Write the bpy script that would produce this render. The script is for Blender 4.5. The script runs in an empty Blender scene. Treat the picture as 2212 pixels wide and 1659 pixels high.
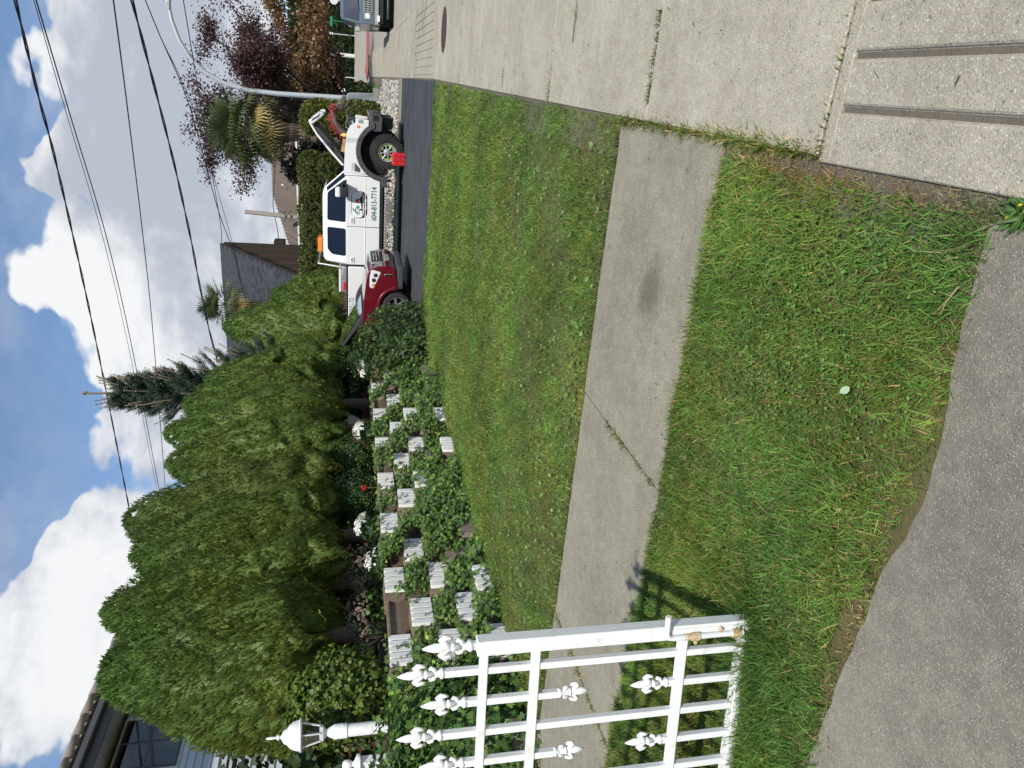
import bpy, bmesh, math, random
import numpy as np
from mathutils import Vector, Matrix

R_ = math.radians
SC = bpy.context.scene
COL = SC.collection

# ------------------------------------------------------------------ camera, sky, sun, exposure
# +Y runs along the street, +X to the road, z = 0 is the lawn. The photograph is a portrait shot lying on its side.
EYE = Vector((0.0, 0.0, 1.45))
PITCH, YAW = R_(12.82), R_(22.93)
FWD = Vector((-math.sin(YAW) * math.cos(PITCH), math.cos(YAW) * math.cos(PITCH), -math.sin(PITCH)))
RIGHT = Vector((math.cos(YAW), math.sin(YAW), 0))
UP = RIGHT.cross(FWD)
cam = bpy.data.cameras.new('camera')
cam.sensor_fit = 'HORIZONTAL'; cam.sensor_width = 36.0; cam.lens = 36.0 * 1534.0 / 2212.0
cam.clip_start = 0.05; cam.clip_end = 6000
camo = bpy.data.objects.new('camera', cam); COL.objects.link(camo)
mm = Matrix((-UP, RIGHT, -FWD)).transposed().to_4x4(); mm.translation = EYE   # phone held sideways
camo.matrix_world = mm
SC.camera = camo

SUN_EL = R_(47.0)
sun_to = Vector((math.sin(R_(27)) * math.cos(SUN_EL), -math.cos(R_(27)) * math.cos(SUN_EL), math.sin(SUN_EL)))
sl = bpy.data.lights.new('sun', 'SUN'); sl.energy = 4.0; sl.angle = R_(0.9); sl.color = (1.0, 0.94, 0.84)
so = bpy.data.objects.new('sun', sl); COL.objects.link(so)
so.location = (6, -12, 14); so.rotation_euler = sun_to.to_track_quat('Z', 'Y').to_euler()

SC.view_settings.view_transform = 'Standard'
SC.view_settings.look = 'None'
SC.view_settings.exposure = 0.33
SC.view_settings.gamma = 1.0
SC.view_settings.use_curve_mapping = False
SC.cycles.use_denoising = True
SC.cycles.max_bounces = 4
SC.cycles.caustics_reflective = False
SC.cycles.caustics_refractive = False
SC.cycles.diffuse_bounces = 2
SC.cycles.glossy_bounces = 3
SC.cycles.transparent_max_bounces = 6
SC.cycles.use_adaptive_sampling = True
SC.cycles.adaptive_threshold = 0.02

world = bpy.data.worlds.new('World'); SC.world = world; world.use_nodes = True

class NT:
    """small node-tree writer"""
    def __init__(s, tree): s.t = tree; s.n = tree.nodes; s.l = tree.links
    def new(s, typ, **kw):
        n = s.n.new(typ)
        for k, v in kw.items(): setattr(n, k, v)
        return n
    def put(s, sock, v):
        if isinstance(v, bpy.types.NodeSocket): s.l.new(v, sock)
        elif v is not None:
            if sock.type == 'RGBA' and len(v) == 3: v = (*v, 1)
            sock.default_value = v
    def math(s, op, a, b=None, c=None, clamp=False):
        n = s.new('ShaderNodeMath', operation=op); n.use_clamp = clamp
        for i, v in enumerate((a, b, c)):
            if v is not None: s.put(n.inputs[i], v)
        return n.outputs[0]
    def vmath(s, op, a, b=None, out=0):
        n = s.new('ShaderNodeVectorMath', operation=op)
        s.put(n.inputs[0], a)
        if b is not None: s.put(n.inputs[1], b)
        return n.outputs[out]
    def smooth(s, v, a, b, lo=0.0, hi=1.0):
        n = s.new('ShaderNodeMapRange', interpolation_type='SMOOTHSTEP')
        s.put(n.inputs[0], v); n.inputs[1].default_value = a; n.inputs[2].default_value = b
        n.inputs[3].default_value = lo; n.inputs[4].default_value = hi
        return n.outputs[0]
    def mix(s, f, a, b, typ='MIX'):
        n = s.new('ShaderNodeMix', data_type='RGBA', blend_type=typ)
        s.put(n.inputs[0], f); s.put(n.inputs[6], a); s.put(n.inputs[7], b)
        return n.outputs[2]
    def noise(s, vec, scale, detail=4.0, rough=0.55, out=0, dist=0.0):
        n = s.new('ShaderNodeTexNoise')
        if vec is not None: s.l.new(vec, n.inputs['Vector'])
        n.inputs['Scale'].default_value = scale; n.inputs['Detail'].default_value = detail
        n.inputs['Roughness'].default_value = rough; n.inputs['Distortion'].default_value = dist
        return n.outputs[out]
    def voronoi(s, vec, scale, feature='F1', out=0):
        n = s.new('ShaderNodeTexVoronoi', feature=feature)
        s.l.new(vec, n.inputs['Vector']); n.inputs['Scale'].default_value = scale
        return n.outputs[out]

def build_world():
    w = NT(world.node_tree); w.n.clear()
    out = w.new('ShaderNodeOutputWorld'); bg = w.new('ShaderNodeBackground')
    sky = w.new('ShaderNodeTexSky', sky_type='NISHITA')
    sky.sun_disc = False; sky.sun_elevation = SUN_EL
    sky.sun_rotation = math.atan2(sun_to.x, sun_to.y); sky.altitude = 30; sky.air_density = 1.0; sky.dust_density = 0.35; sky.ozone_density = 2.2
    tc = w.new('ShaderNodeTexCoord'); d = tc.outputs['Generated']
    flat = w.vmath('MULTIPLY', d, (1, 1, 1.7))
    wob = w.vmath('SUBTRACT', w.noise(flat, 2.6, 5, .6, out=1), (.5, .5, .5))
    wob = w.vmath('SCALE', wob, None); wob.node.inputs['Scale'].default_value = .34
    dd = w.vmath('NORMALIZE', w.vmath('ADD', d, wob))
    def px(x, y):     # where a cloud of the photograph stands in the sky
        v = FWD * 1534.0 + RIGHT * (829.5 - y) - UP * (x - 1106.0)
        return tuple(v.normalized())
    def blobs(lst):
        tot = None
        for x, y, r, wt in lst:
            c = math.cos(r / 1534.0 * .9); dt = w.vmath('DOT_PRODUCT', dd, px(x, y), out=1)
            b = w.smooth(dt, c, 1 - (1 - c) * .12, 0, wt)
            tot = b if tot is None else w.math('ADD', tot, b)
        return tot
    cover = blobs([(95, 1370, 210, .5), (120, 1480, 150, .3), (200, 1200, 150, .4), (290, 1250, 190, .4), (280, 1500, 260, .4),
                   (260, 1000, 120, .3), (330, 930, 160, .35), (110, 560, 150, .5), (190, 690, 180, .5), (235, 830, 120, .45),
                   (130, 330, 95, .34), (85, 110, 90, .45), (230, 190, 230, .5), (330, 380, 300, .5), (430, 150, 240, .4), (420, 620, 250, .4),
                   (520, 480, 220, .35), (300, 620, 200, .35),
                   (30, 330, 230, -.5), (-10, 60, 190, -.75), (25, 520, 130, -.3), (50, 800, 190, -.38), (120, 1010, 190, -.34), (30, 1120, 170, -.3), (20, 1640, 150, -.45), (110, 200, 80, -.18), (540, 560, 70, -.3)])
    n1 = w.noise(flat, 3.4, 8, .6, dist=.2)
    dens = w.math('ADD', w.math('MULTIPLY', n1, 1.25), cover)
    upv = w.vmath('ADD', flat, (.012, -.03, .045))
    n1b = w.noise(upv, 3.4, 5, .6, dist=.2)
    rim = w.math('SUBTRACT', n1, n1b)
    mask = w.smooth(dens, .62, .84)
    veil = w.math('MULTIPLY', w.smooth(n1b, .40, .72), .38)
    mask = w.math('MAXIMUM', mask, veil)
    grey = blobs([(310, 170, 330, .26), (360, 480, 300, .22), (430, 300, 280, .2), (300, 1420, 170, .12), (400, 900, 220, .12), (40, 900, 120, .2), (90, 430, 130, .25)])
    white = blobs([(120, 590, 170, .42), (180, 700, 170, .35), (110, 1400, 210, .42), (85, 105, 90, .4), (240, 1180, 130, .2), (560, 430, 130, .25)])
    n2 = w.noise(flat, 6.5, 7, .62, dist=.3)
    shade = w.math('ADD', w.math('MULTIPLY_ADD', w.math('SUBTRACT', n2, .5), 1.7, .42), w.math('SUBTRACT', grey, white))
    shade = w.math('SUBTRACT', shade, w.math('MULTIPLY', rim, 3.2))
    shade = w.smooth(shade, -.05, .95)
    ccol = w.mix(shade, (7.3, 7.4, 7.55), (3.9, 4.3, 5.0))
    skyc = w.mix(1.0, sky.outputs[0], (.90, .97, 1.04), 'MULTIPLY')
    col = w.mix(mask, skyc, ccol)
    w.l.new(col, bg.inputs[0]); bg.inputs[1].default_value = 0.1
    w.l.new(bg.outputs[0], out.inputs[0])
build_world()

# ------------------------------------------------------------------ materials
MATS = {}
def mat_base(name):
    m = bpy.data.materials.new(name); m.use_nodes = True
    t = NT(m.node_tree); t.n.clear()
    o = t.new('ShaderNodeOutputMaterial'); b = t.new('ShaderNodeBsdfPrincipled')
    t.l.new(b.outputs[0], o.inputs[0])
    MATS[name] = m
    return m, t, b
def pos_vec(t, space='world'):
    if space == 'world': return t.new('ShaderNodeNewGeometry').outputs['Position']
    return t.new('ShaderNodeTexCoord').outputs['Object']
def M(name, col, rough=.5, metal=0.0, var=.12, vs=6.0, bump=0.0, bs=60.0, coat=0.0, spec=.5, alpha=1.0, trans=0.0, dirt=None, dirt_amt=.0, dirt_s=3.0, ior=1.45, jit=0.0):
    m, t, b = mat_base(name)
    p = pos_vec(t, 'object')
    n = t.noise(p, vs, 5, .6)
    f = t.math('MULTIPLY_ADD', t.math('SUBTRACT', n, .5), 2 * var, 1.0)
    if jit:
        oi = t.new('ShaderNodeObjectInfo').outputs['Random']
        f = t.math('MULTIPLY', f, t.math('MULTIPLY_ADD', t.math('SUBTRACT', oi, .5), 2 * jit, 1.0))
    c = t.vmath('SCALE', col, None); t.put(c.node.inputs['Scale'], f)
    if dirt:
        dm = t.math('MULTIPLY', t.smooth(t.noise(p, dirt_s, 6, .65), .5, .75), dirt_amt)
        c = t.mix(dm, c, dirt)
    t.put(b.inputs['Base Color'], c)
    b.inputs['Roughness'].default_value = rough; b.inputs['Metallic'].default_value = metal
    b.inputs['Specular IOR Level'].default_value = spec; b.inputs['IOR'].default_value = ior
    b.inputs['Coat Weight'].default_value = coat; b.inputs['Coat Roughness'].default_value = .06
    b.inputs['Alpha'].default_value = alpha; b.inputs['Transmission Weight'].default_value = trans
    if bump:
        bn = t.new('ShaderNodeBump'); bn.inputs['Strength'].default_value = min(1, bump); bn.inputs['Distance'].default_value = .01
        t.l.new(t.noise(p, bs, 5, .6), bn.inputs['Height']); t.l.new(bn.outputs[0], b.inputs['Normal'])
    return m
def M_concrete(name, c1, c2, agg=.35, ascale=150.0, dark=(.05, .05, .05), stain=None, jit=.05, bump=.5, light=(.75, .74, .7), grain=.9, spots=()):
    m, t, b = mat_base(name)
    p = pos_vec(t)
    big = t.noise(p, 1.3, 6, .62)
    mid = t.noise(p, 14, 5, .65)
    f = t.smooth(t.math('ADD', t.math('MULTIPLY', big, .6), t.math('MULTIPLY', mid, .4)), .36, .64)
    c = t.mix(f, c1, c2)
    cell = t.new('ShaderNodeTexVoronoi'); t.l.new(p, cell.inputs['Vector']); cell.inputs['Scale'].default_value = ascale
    hue = t.new('ShaderNodeSeparateColor'); t.l.new(cell.outputs['Color'], hue.inputs[0])
    inside = t.smooth(cell.outputs['Distance'], .42, .3)
    sel_d = t.math('MULTIPLY', t.math('LESS_THAN', hue.outputs[0], .16), inside)
    sel_l = t.math('MULTIPLY', t.math('GREATER_THAN', hue.outputs[0], .83), inside)
    c = t.mix(t.math('MULTIPLY', sel_d, agg), c, dark)
    c = t.mix(t.math('MULTIPLY', sel_l, agg), c, light)
    cell2 = t.new('ShaderNodeTexVoronoi'); t.l.new(p, cell2.inputs['Vector']); cell2.inputs['Scale'].default_value = ascale * .36
    h2 = t.new('ShaderNodeSeparateColor'); t.l.new(cell2.outputs['Color'], h2.inputs[0])
    sp = t.math('MULTIPLY', t.math('LESS_THAN', h2.outputs[1], .07), t.smooth(cell2.outputs['Distance'], .3, .2))
    c = t.mix(t.math('MULTIPLY', sp, agg * 1.1), c, dark)
    if stain:
        sm = t.smooth(t.noise(p, 2.3, 7, .7), .54, .72)
        c = t.mix(t.math('MULTIPLY', sm, .55), c, stain)
    for sx_, sy_, sr_, sc_ in spots:      # stains and dark blotches with soft edges
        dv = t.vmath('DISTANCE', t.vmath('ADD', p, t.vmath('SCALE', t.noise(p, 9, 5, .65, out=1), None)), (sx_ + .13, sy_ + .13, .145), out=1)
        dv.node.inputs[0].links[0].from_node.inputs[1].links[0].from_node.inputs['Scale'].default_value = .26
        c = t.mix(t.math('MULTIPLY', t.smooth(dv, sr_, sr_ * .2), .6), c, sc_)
    oi = t.new('ShaderNodeObjectInfo').outputs['Random']
    g = t.math('MULTIPLY_ADD', t.math('SUBTRACT', oi, .5), 2 * jit, 1.0)
    g = t.math('MULTIPLY', g, t.math('MULTIPLY_ADD', t.math('SUBTRACT', t.noise(p, 210, 2, .6), .5), grain, 1.0))
    g = t.math('MULTIPLY', g, t.math('MULTIPLY_ADD', t.math('SUBTRACT', t.noise(p, 75, 3, .6), .5), grain * .6, 1.0))
    cc = t.vmath('SCALE', c, None); t.put(cc.node.inputs['Scale'], g)
    t.l.new(cc, b.inputs['Base Color']); b.inputs['Roughness'].default_value = .88; b.inputs['Specular IOR Level'].default_value = .25
    bn = t.new('ShaderNodeBump'); bn.inputs['Strength'].default_value = bump; bn.inputs['Distance'].default_value = .004
    t.l.new(t.math('ADD', t.noise(p, 260, 3, .6), t.math('MULTIPLY', cell.outputs['Distance'], .7)), bn.inputs['Height'])
    t.l.new(bn.outputs[0], b.inputs['Normal'])
    return m
def M_leaf(name, rough=.5, transl=.22, spec=.35, patch=None):
    """foliage: albedo comes with each leaf (attribute col); thin, so some light passes through"""
    m = bpy.data.materials.new(name); m.use_nodes = True; MATS[name] = m
    t = NT(m.node_tree); t.n.clear()
    o = t.new('ShaderNodeOutputMaterial'); b = t.new('ShaderNodeBsdfPrincipled'); tr = t.new('ShaderNodeBsdfTranslucent'); mx = t.new('ShaderNodeMixShader')
    at = t.new('ShaderNodeAttribute', attribute_name='col'); c = at.outputs['Color']
    if patch:
        p = pos_vec(t)
        for scale, lo, hi, colr, amt in patch:
            f = t.math('MULTIPLY', t.smooth(t.noise(p, scale, 4, .6), lo, hi), amt)
            c = t.mix(f, c, t.mix(1.0, c, colr, 'MULTIPLY'))
    t.l.new(c, b.inputs['Base Color']); t.l.new(t.mix(1.0, c, (1.35, 1.25, .7), 'MULTIPLY'), tr.inputs['Color'])
    b.inputs['Roughness'].default_value = rough; b.inputs['Specular IOR Level'].default_value = spec
    mx.inputs[0].default_value = transl
    t.l.new(b.outputs[0], mx.inputs[1]); t.l.new(tr.outputs[0], mx.inputs[2]); t.l.new(mx.outputs[0], o.inputs[0])
    return m
def M_glass(name, tint, rough=.03):
    """car and house glass: dark tinted pane, reflective, a little see-through"""
    m = bpy.data.materials.new(name); m.use_nodes = True; MATS[name] = m
    t = NT(m.node_tree); t.n.clear()
    o = t.new('ShaderNodeOutputMaterial'); g = t.new('ShaderNodeBsdfGlossy'); tr = t.new('ShaderNodeBsdfTransparent'); mx = t.new('ShaderNodeMixShader'); fr = t.new('ShaderNodeFresnel')
    tr.inputs[0].default_value = (*tint, 1); g.inputs[0].default_value = (1, 1, 1, 1); g.inputs['Roughness'].default_value = rough
    fr.inputs[0].default_value = 1.6
    t.l.new(t.math('ADD', fr.outputs[0], .03), mx.inputs[0]); t.l.new(tr.outputs[0], mx.inputs[1]); t.l.new(g.outputs[0], mx.inputs[2]); t.l.new(mx.outputs[0], o.inputs[0])
    return m

M_concrete('sidewalk', (.300, .277, .218), (.400, .372, .296), agg=.5, ascale=170, stain=(.22, .20, .155))
M_concrete('path_concrete', (.205, .191, .146), (.285, .267, .204), agg=.5, ascale=190, stain=(.165, .15, .112), spots=[(-.84, 3.17, .20, (.085, .072, .042)), (-2.15, 2.8, .05, (.1, .09, .07))])  # a brown stain, then a small dark blotch at the near edge
M_concrete('near_concrete', (.158, .146, .117), (.236, .216, .174), agg=.42, ascale=230, stain=(.165, .15, .115), light=(.62, .60, .54))
M_concrete('road_concrete', (.30, .28, .235), (.37, .35, .295), agg=.3, ascale=60, stain=(.34, .31, .27))
M_concrete('asphalt', (.034, .038, .045), (.058, .063, .072), agg=.25, ascale=90, dark=(.02, .02, .02), stain=(.085, .085, .085), light=(.2, .2, .2))
M_concrete('crib_concrete', (.155, .115, .085), (.25, .205, .165), agg=.4, ascale=160, dark=(.06, .04, .03), stain=(.13, .11, .09), jit=.12)
M_concrete('brick_paving', (.24, .075, .06), (.34, .12, .10), agg=.2, ascale=14)
M('white_rib', (.74, .745, .73), .7, var=.06, vs=14, bump=.35, bs=90, dirt=(.20, .16, .12), dirt_amt=.28, dirt_s=22)
M('white_metal', (.76, .77, .77), .38, var=.03, vs=9, bump=.12, bs=120, dirt=(.50, .48, .40), dirt_amt=.55, dirt_s=14)
M('rust', (.52, .37, .20), .8, var=.35, vs=50, bump=.5, bs=180, dirt=(.76, .73, .66), dirt_amt=1.0, dirt_s=55)
M('soil', (.085, .062, .042), .95, var=.4, vs=20, bump=.9, bs=70)
M('lawn_soil', (.105, .095, .040), .95, var=.35, vs=7, bump=.8, bs=60)
M('ground', (.10, .12, .05), .95, var=.3, vs=.3)
M('verge', (.065, .13, .022), .95, var=.25, vs=1.2, bump=.8, bs=30)
M('bark', (.105, .082, .064), .95, var=.4, vs=18, bump=1.0, bs=40)
M('dark_bark', (.05, .04, .036), .95, var=.4, vs=18, bump=1.0, bs=40)
M('palm_fibre', (.13, .095, .065), .95, var=.5, vs=22, bump=1.0, bs=55)
M('truck_white', (.70, .71, .71), .25, var=.015, vs=2, coat=.6)
M('red_paint', (.115, .005, .012), .28, var=.04, vs=2, coat=1.0)
M('blue_paint', (.085, .115, .15), .35, var=.08, vs=3, coat=.5, dirt=(.2, .2, .19), dirt_amt=.3)
M('grey_car_paint', (.30, .31, .32), .35, var=.05, coat=.5)
M('black_trim', (.018, .018, .02), .55, var=.1)
M('grey_trim', (.052, .054, .057), .6, var=.12, vs=12, bump=.15, bs=200)
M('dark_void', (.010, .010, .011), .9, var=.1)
M('rubber', (.022, .022, .022), .85, var=.2, vs=30, bump=.4, bs=120)
M('chrome', (.75, .76, .77), .12, metal=1.0, var=.03)
M('alloy', (.62, .63, .64), .28, metal=.85, var=.05)
M('green_rim', (.26, .42, .05), .35, var=.1, coat=.4)
M('aluminium', (.62, .62, .60), .4, metal=.8, var=.08, vs=20)
M('lamp_lens', (.72, .73, .74), .12, var=.12, vs=16, coat=1.0, spec=.8)
M('orange_lens', (.75, .20, .02), .2, var=.08, coat=.6)
M('green_letter', (.015, .13, .075), .5, var=.03)
M('logo_black', (.012, .012, .012), .5)
M('logo_white', (.78, .78, .78), .5, var=.01)
M('logo_red', (.62, .05, .025), .5, var=.02)
M('logo_green', (.02, .17, .095), .5, var=.03)
M('red_plastic', (.60, .018, .022), .38, var=.05, coat=.2)
M('cardboard', (.34, .22, .12), .85, var=.1)
M('yellow_plastic', (.72, .45, .06), .45)
M('engine', (.07, .07, .072), .6, var=.5, vs=16)
M('grey_fibre', (.045, .047, .048), .9, var=.25, vs=8, bump=.4)
M('galvanized', (.44, .47, .50), .5, metal=.35, var=.12, vs=3)
M('grey_box', (.21, .23, .25), .6, var=.08)
M('wood_pole', (.30, .27, .235), .9, var=.25, vs=9, bump=.6, bs=30)
M('cable', (.012, .012, .014), .6)
M('shingle', (.040, .044, .052), .95, var=.5, vs=3.5, bump=.5, bs=40, jit=.3, spec=.15)
M('cedar_board', (.085, .034, .025), .8, var=.3, vs=5, bump=.4, jit=.15)
M('dark_beam', (.026, .019, .016), .8, var=.2)
M('roof_tile', (.135, .105, .088), .85, var=.22, vs=6, bump=.4, jit=.15)
M('house_tile', (.24, .205, .175), .85, var=.15, vs=9, bump=.4, jit=.1)
M('dark_fascia', (.105, .10, .108), .6, var=.06)
M('white_fascia', (.76, .76, .74), .5, var=.03)
M('siding', (.58, .615, .64), .55, var=.03, vs=3, jit=.03)
M('siding_trim', (.60, .62, .63), .55, var=.04)
M('brick', (.165, .068, .045), .9, var=.4, vs=12, bump=.6, bs=60, jit=.28)
M('mortar', (.10, .085, .075), .95, var=.2)
M('plaster', (.62, .60, .54), .9, var=.05)
M('stone', (.40, .385, .35), .85, var=.3, vs=4, bump=.4, bs=25, jit=.3)
M('boulder', (.17, .165, .15), .9, var=.3, vs=5, bump=.8, bs=14)
M('dragon_red', (.185, .025, .022), .45, metal=.3, var=.4, vs=14, bump=.3)
M('dragon_steel', (.14, .13, .115), .4, metal=.6, var=.5, vs=12, bump=.3)
M('manhole', (.085, .055, .048), .7, metal=.3, var=.3, vs=16, bump=.5, bs=90)
M('mountain', (.10, .17, .28), 1.0, var=.15, vs=.004)  # blue of distance haze is put into the hill colour
M('sign_metal', (.62, .63, .64), .45, metal=.2, var=.04)
M('green_paint', (.01, .22, .13), .5)
M('skin_orange', (.75, .35, .05), .7)
M('candle_bud', (.21, .165, .11), .85, var=.3)
M('groove_dirt', (.13, .115, .09), .95, var=.35, vs=40, bump=.6, bs=150)
M_leaf('leaf')
M_leaf('grass', rough=.55, transl=.28, spec=.25, patch=[(.9, .46, .68, (1.22, 1.04, .85), .45), (2.2, .52, .72, (.70, .82, .8), .6), (8.0, .56, .72, (1.5, 1.22, 1.25), .55)])
M_leaf('crown_leaf', rough=.5, transl=.34, spec=.3, patch=[(.9, .52, .72, (1.45, 1.0, .8), .45), (3.5, .55, .75, (1.15, .88, .7), .4)])
M_glass('glass', (.42, .50, .54))
M_glass('dark_glass', (.10, .12, .14))
M_glass('lantern_glass', (.55, .58, .56))

# ------------------------------------------------------------------ mesh helpers
class MB:
    def __init__(s): s.v = []; s.f = []
    def add(s, vs, fs):
        o = len(s.v); s.v += [tuple(v) for v in vs]; s.f += [tuple(i + o for i in f) for f in fs]; return s
    def box(s, c, d, rz=0.0, mat=None):
        x, y, z = d[0] / 2, d[1] / 2, d[2] / 2
        vs = [Vector((sx * x, sy * y, sz * z)) for sz in (-1, 1) for sy in (-1, 1) for sx in (-1, 1)]
        if mat is not None: vs = [mat @ v for v in vs]
        elif rz: vs = [Matrix.Rotation(rz, 3, 'Z') @ v for v in vs]
        c = Vector(c)
        return s.add([v + c for v in vs], [(0, 2, 3, 1), (4, 5, 7, 6), (0, 1, 5, 4), (2, 6, 7, 3), (0, 4, 6, 2), (1, 3, 7, 5)])
    def b2(s, x0, x1, y0, y1, z0, z1): return s.box(((x0 + x1) / 2, (y0 + y1) / 2, (z0 + z1) / 2), (abs(x1 - x0), abs(y1 - y0), abs(z1 - z0)))
    def prism(s, poly, a, b, axis='y', fb=None):
        """extrude polygon; axis y: poly is (x,z); axis z: (x,y); axis x: (y,z). fb(p, side) may move points"""
        n = len(poly)
        def P(p, t):
            if axis == 'y': return (p[0], t, p[1])
            if axis == 'z': return (p[0], p[1], t)
            return (t, p[0], p[1])
        A = [P(p, a) for p in poly]; B = [P(p, b) for p in poly]
        area = sum(poly[i][0] * poly[(i + 1) % n][1] - poly[(i + 1) % n][0] * poly[i][1] for i in range(n))
        flip = (area > 0) == (axis == 'y')
        if (b < a): flip = not flip
        fs = []
        bot = tuple(range(n - 1, -1, -1)); top = tuple(range(n, 2 * n))
        sides = [(i, (i + 1) % n, n + (i + 1) % n, n + i) for i in range(n)]
        fs = [bot, top] + sides
        if flip: fs = [tuple(reversed(f)) for f in fs]
        return s.add(A + B, fs)
    def tube(s, pts, rad, n=8, caps=True, up=None):
        pts = [Vector(p) for p in pts]; m = len(pts)
        if not hasattr(rad, '__len__'): rad = [rad] * m
        vs = []; prev = None
        for i, p in enumerate(pts):
            t = (pts[min(i + 1, m - 1)] - pts[max(i - 1, 0)])
            t = t.normalized() if t.length > 1e-9 else Vector((0, 0, 1))
            if prev is None:
                a = Vector((0, 0, 1)) if abs(t.z) < .9 else Vector((1, 0, 0))
                u = t.cross(a).normalized()
            else:
                u = (prev - t * prev.dot(t))
                u = u.normalized() if u.length > 1e-6 else t.orthogonal().normalized()
            prev = u; w = t.cross(u)
            for k in range(n):
                an = 2 * math.pi * k / n
                vs.append(p + (u * math.cos(an) + w * math.sin(an)) * rad[i])
        fs = []
        for i in range(m - 1):
            for k in range(n):
                a, b = i * n + k, i * n + (k + 1) % n
                fs.append((a, b, b + n, a + n))
        if caps: fs += [tuple(range(n - 1, -1, -1)), tuple(range((m - 1) * n, m * n))]
        return s.add(vs, fs)
    def lathe(s, prof, n=16, c=(0, 0, 0), axis='z', flute=None, caps=True):
        vs = []
        for r, h in prof:
            for k in range(n):
                a = 2 * math.pi * k / n; rr = r * (1 + (flute * (1 if k % 2 else -1) if flute else 0))
                x, y = rr * math.cos(a), rr * math.sin(a)
                vs.append((c[0] + x, c[1] + y, c[2] + h) if axis == 'z' else (c[0] + x, c[1] + h, c[2] + y) if axis == 'y' else (c[0] + h, c[1] + x, c[2] + y))
        m = len(prof); fs = []
        for i in range(m - 1):
            for k in range(n):
                a, b = i * n + k, i * n + (k + 1) % n
                f = (a, b, b + n, a + n); fs.append(f if axis != 'y' else f[::-1])
        ends = [tuple(range(n - 1, -1, -1)), tuple(range((m - 1) * n, m * n))]
        if caps: fs += ends if axis != 'y' else [e[::-1] for e in ends]
        return s.add(vs, fs)
    def loft(s, rings, caps=True):
        n = len(rings[0]); o = []
        for r in rings: o += [tuple(p) for p in r]
        fs = []
        for i in range(len(rings) - 1):
            for k in range(n):
                a, b = i * n + k, i * n + (k + 1) % n
                fs.append((a, b, b + n, a + n))
        if caps: fs += [tuple(range(n - 1, -1, -1)), tuple(range((len(rings) - 1) * n, len(rings) * n))]
        return s.add(o, fs)
    def mesh(s, name):
        me = bpy.data.meshes.new(name); me.from_pydata(s.v, [], s.f); me.update(); return me
    def build(s, name, mat, parent=None, smooth=None, bevel=0.0, seg=2, recalc=True):
        me = s.mesh(name)
        if recalc:
            bm = bmesh.new(); bm.from_mesh(me); bmesh.ops.recalc_face_normals(bm, faces=bm.faces[:]); bm.to_mesh(me); bm.free()
        return obj(name, me, mat, parent, smooth, bevel, seg)

def obj(name, me, mat, parent=None, smooth=None, bevel=0.0, seg=2):
    o = bpy.data.objects.new(name, me); COL.objects.link(o)
    if parent is not None: o.parent = parent
    if mat is not None and hasattr(me, 'materials') and not len(me.materials): me.materials.append(MATS[mat] if isinstance(mat, str) else mat)
    if smooth is not None and len(me.polygons):
        me.polygons.foreach_set('use_smooth', [True] * len(me.polygons))
        if smooth < 180:
            try: me.set_sharp_from_angle(angle=R_(smooth))
            except Exception: pass
    if bevel:
        bv = o.modifiers.new('bevel', 'BEVEL'); bv.width = bevel; bv.segments = seg; bv.limit_method = 'ANGLE'; bv.angle_limit = R_(35)
    return o
def thing(name, label, cat, loc=(0, 0, 0), rz=0.0, group=None):
    o = bpy.data.objects.new(name, None); COL.objects.link(o); o.empty_display_size = .2
    o.location = loc; o.rotation_euler = (0, 0, rz)
    return tag(o, label, cat, group)
def tag(o, label=None, cat=None, group=None, kind=None):
    if label: o['label'] = label
    if cat: o['category'] = cat
    if group: o['group'] = group
    if kind: o['kind'] = kind
    return o
def struct(name, loc=(0, 0, 0)):
    o = bpy.data.objects.new(name, None); COL.objects.link(o); o.location = loc; o['kind'] = 'structure'; return o
def place(name, me, parent, loc, rot=(0, 0, 0), scale=(1, 1, 1), mat=None):
    """another object that shares a mesh"""
    o = bpy.data.objects.new(name, me); COL.objects.link(o); o.parent = parent
    o.location = loc; o.rotation_euler = rot; o.scale = scale
    if mat and not len(me.materials): me.materials.append(MATS[mat])
    return o
def text(body, size, parent, mat, loc, rot=(R_(90), 0, 0), name='lettering', sx=1.0, extr=.0015, spacing=1.0, shear=0.0, offset=0.0):
    cu = bpy.data.curves.new(name, 'FONT'); cu.body = body; cu.size = size; cu.extrude = extr; cu.align_x = 'CENTER'; cu.align_y = 'CENTER'
    cu.space_character = spacing; cu.shear = shear; cu.offset = offset; cu.resolution_u = 3
    cu.materials.append(MATS[mat])
    o = bpy.data.objects.new(name, cu); COL.objects.link(o); o.parent = parent; o.location = loc; o.rotation_euler = rot; o.scale = (sx, 1, 1)
    dg = bpy.context.evaluated_depsgraph_get(); me = bpy.data.meshes.new_from_object(o.evaluated_get(dg)); me.name = name
    bpy.data.objects.remove(o); o = bpy.data.objects.new(name, me); COL.objects.link(o); o.parent = parent; o.location = loc; o.rotation_euler = rot; o.scale = (sx, 1, 1)
    return o

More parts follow.
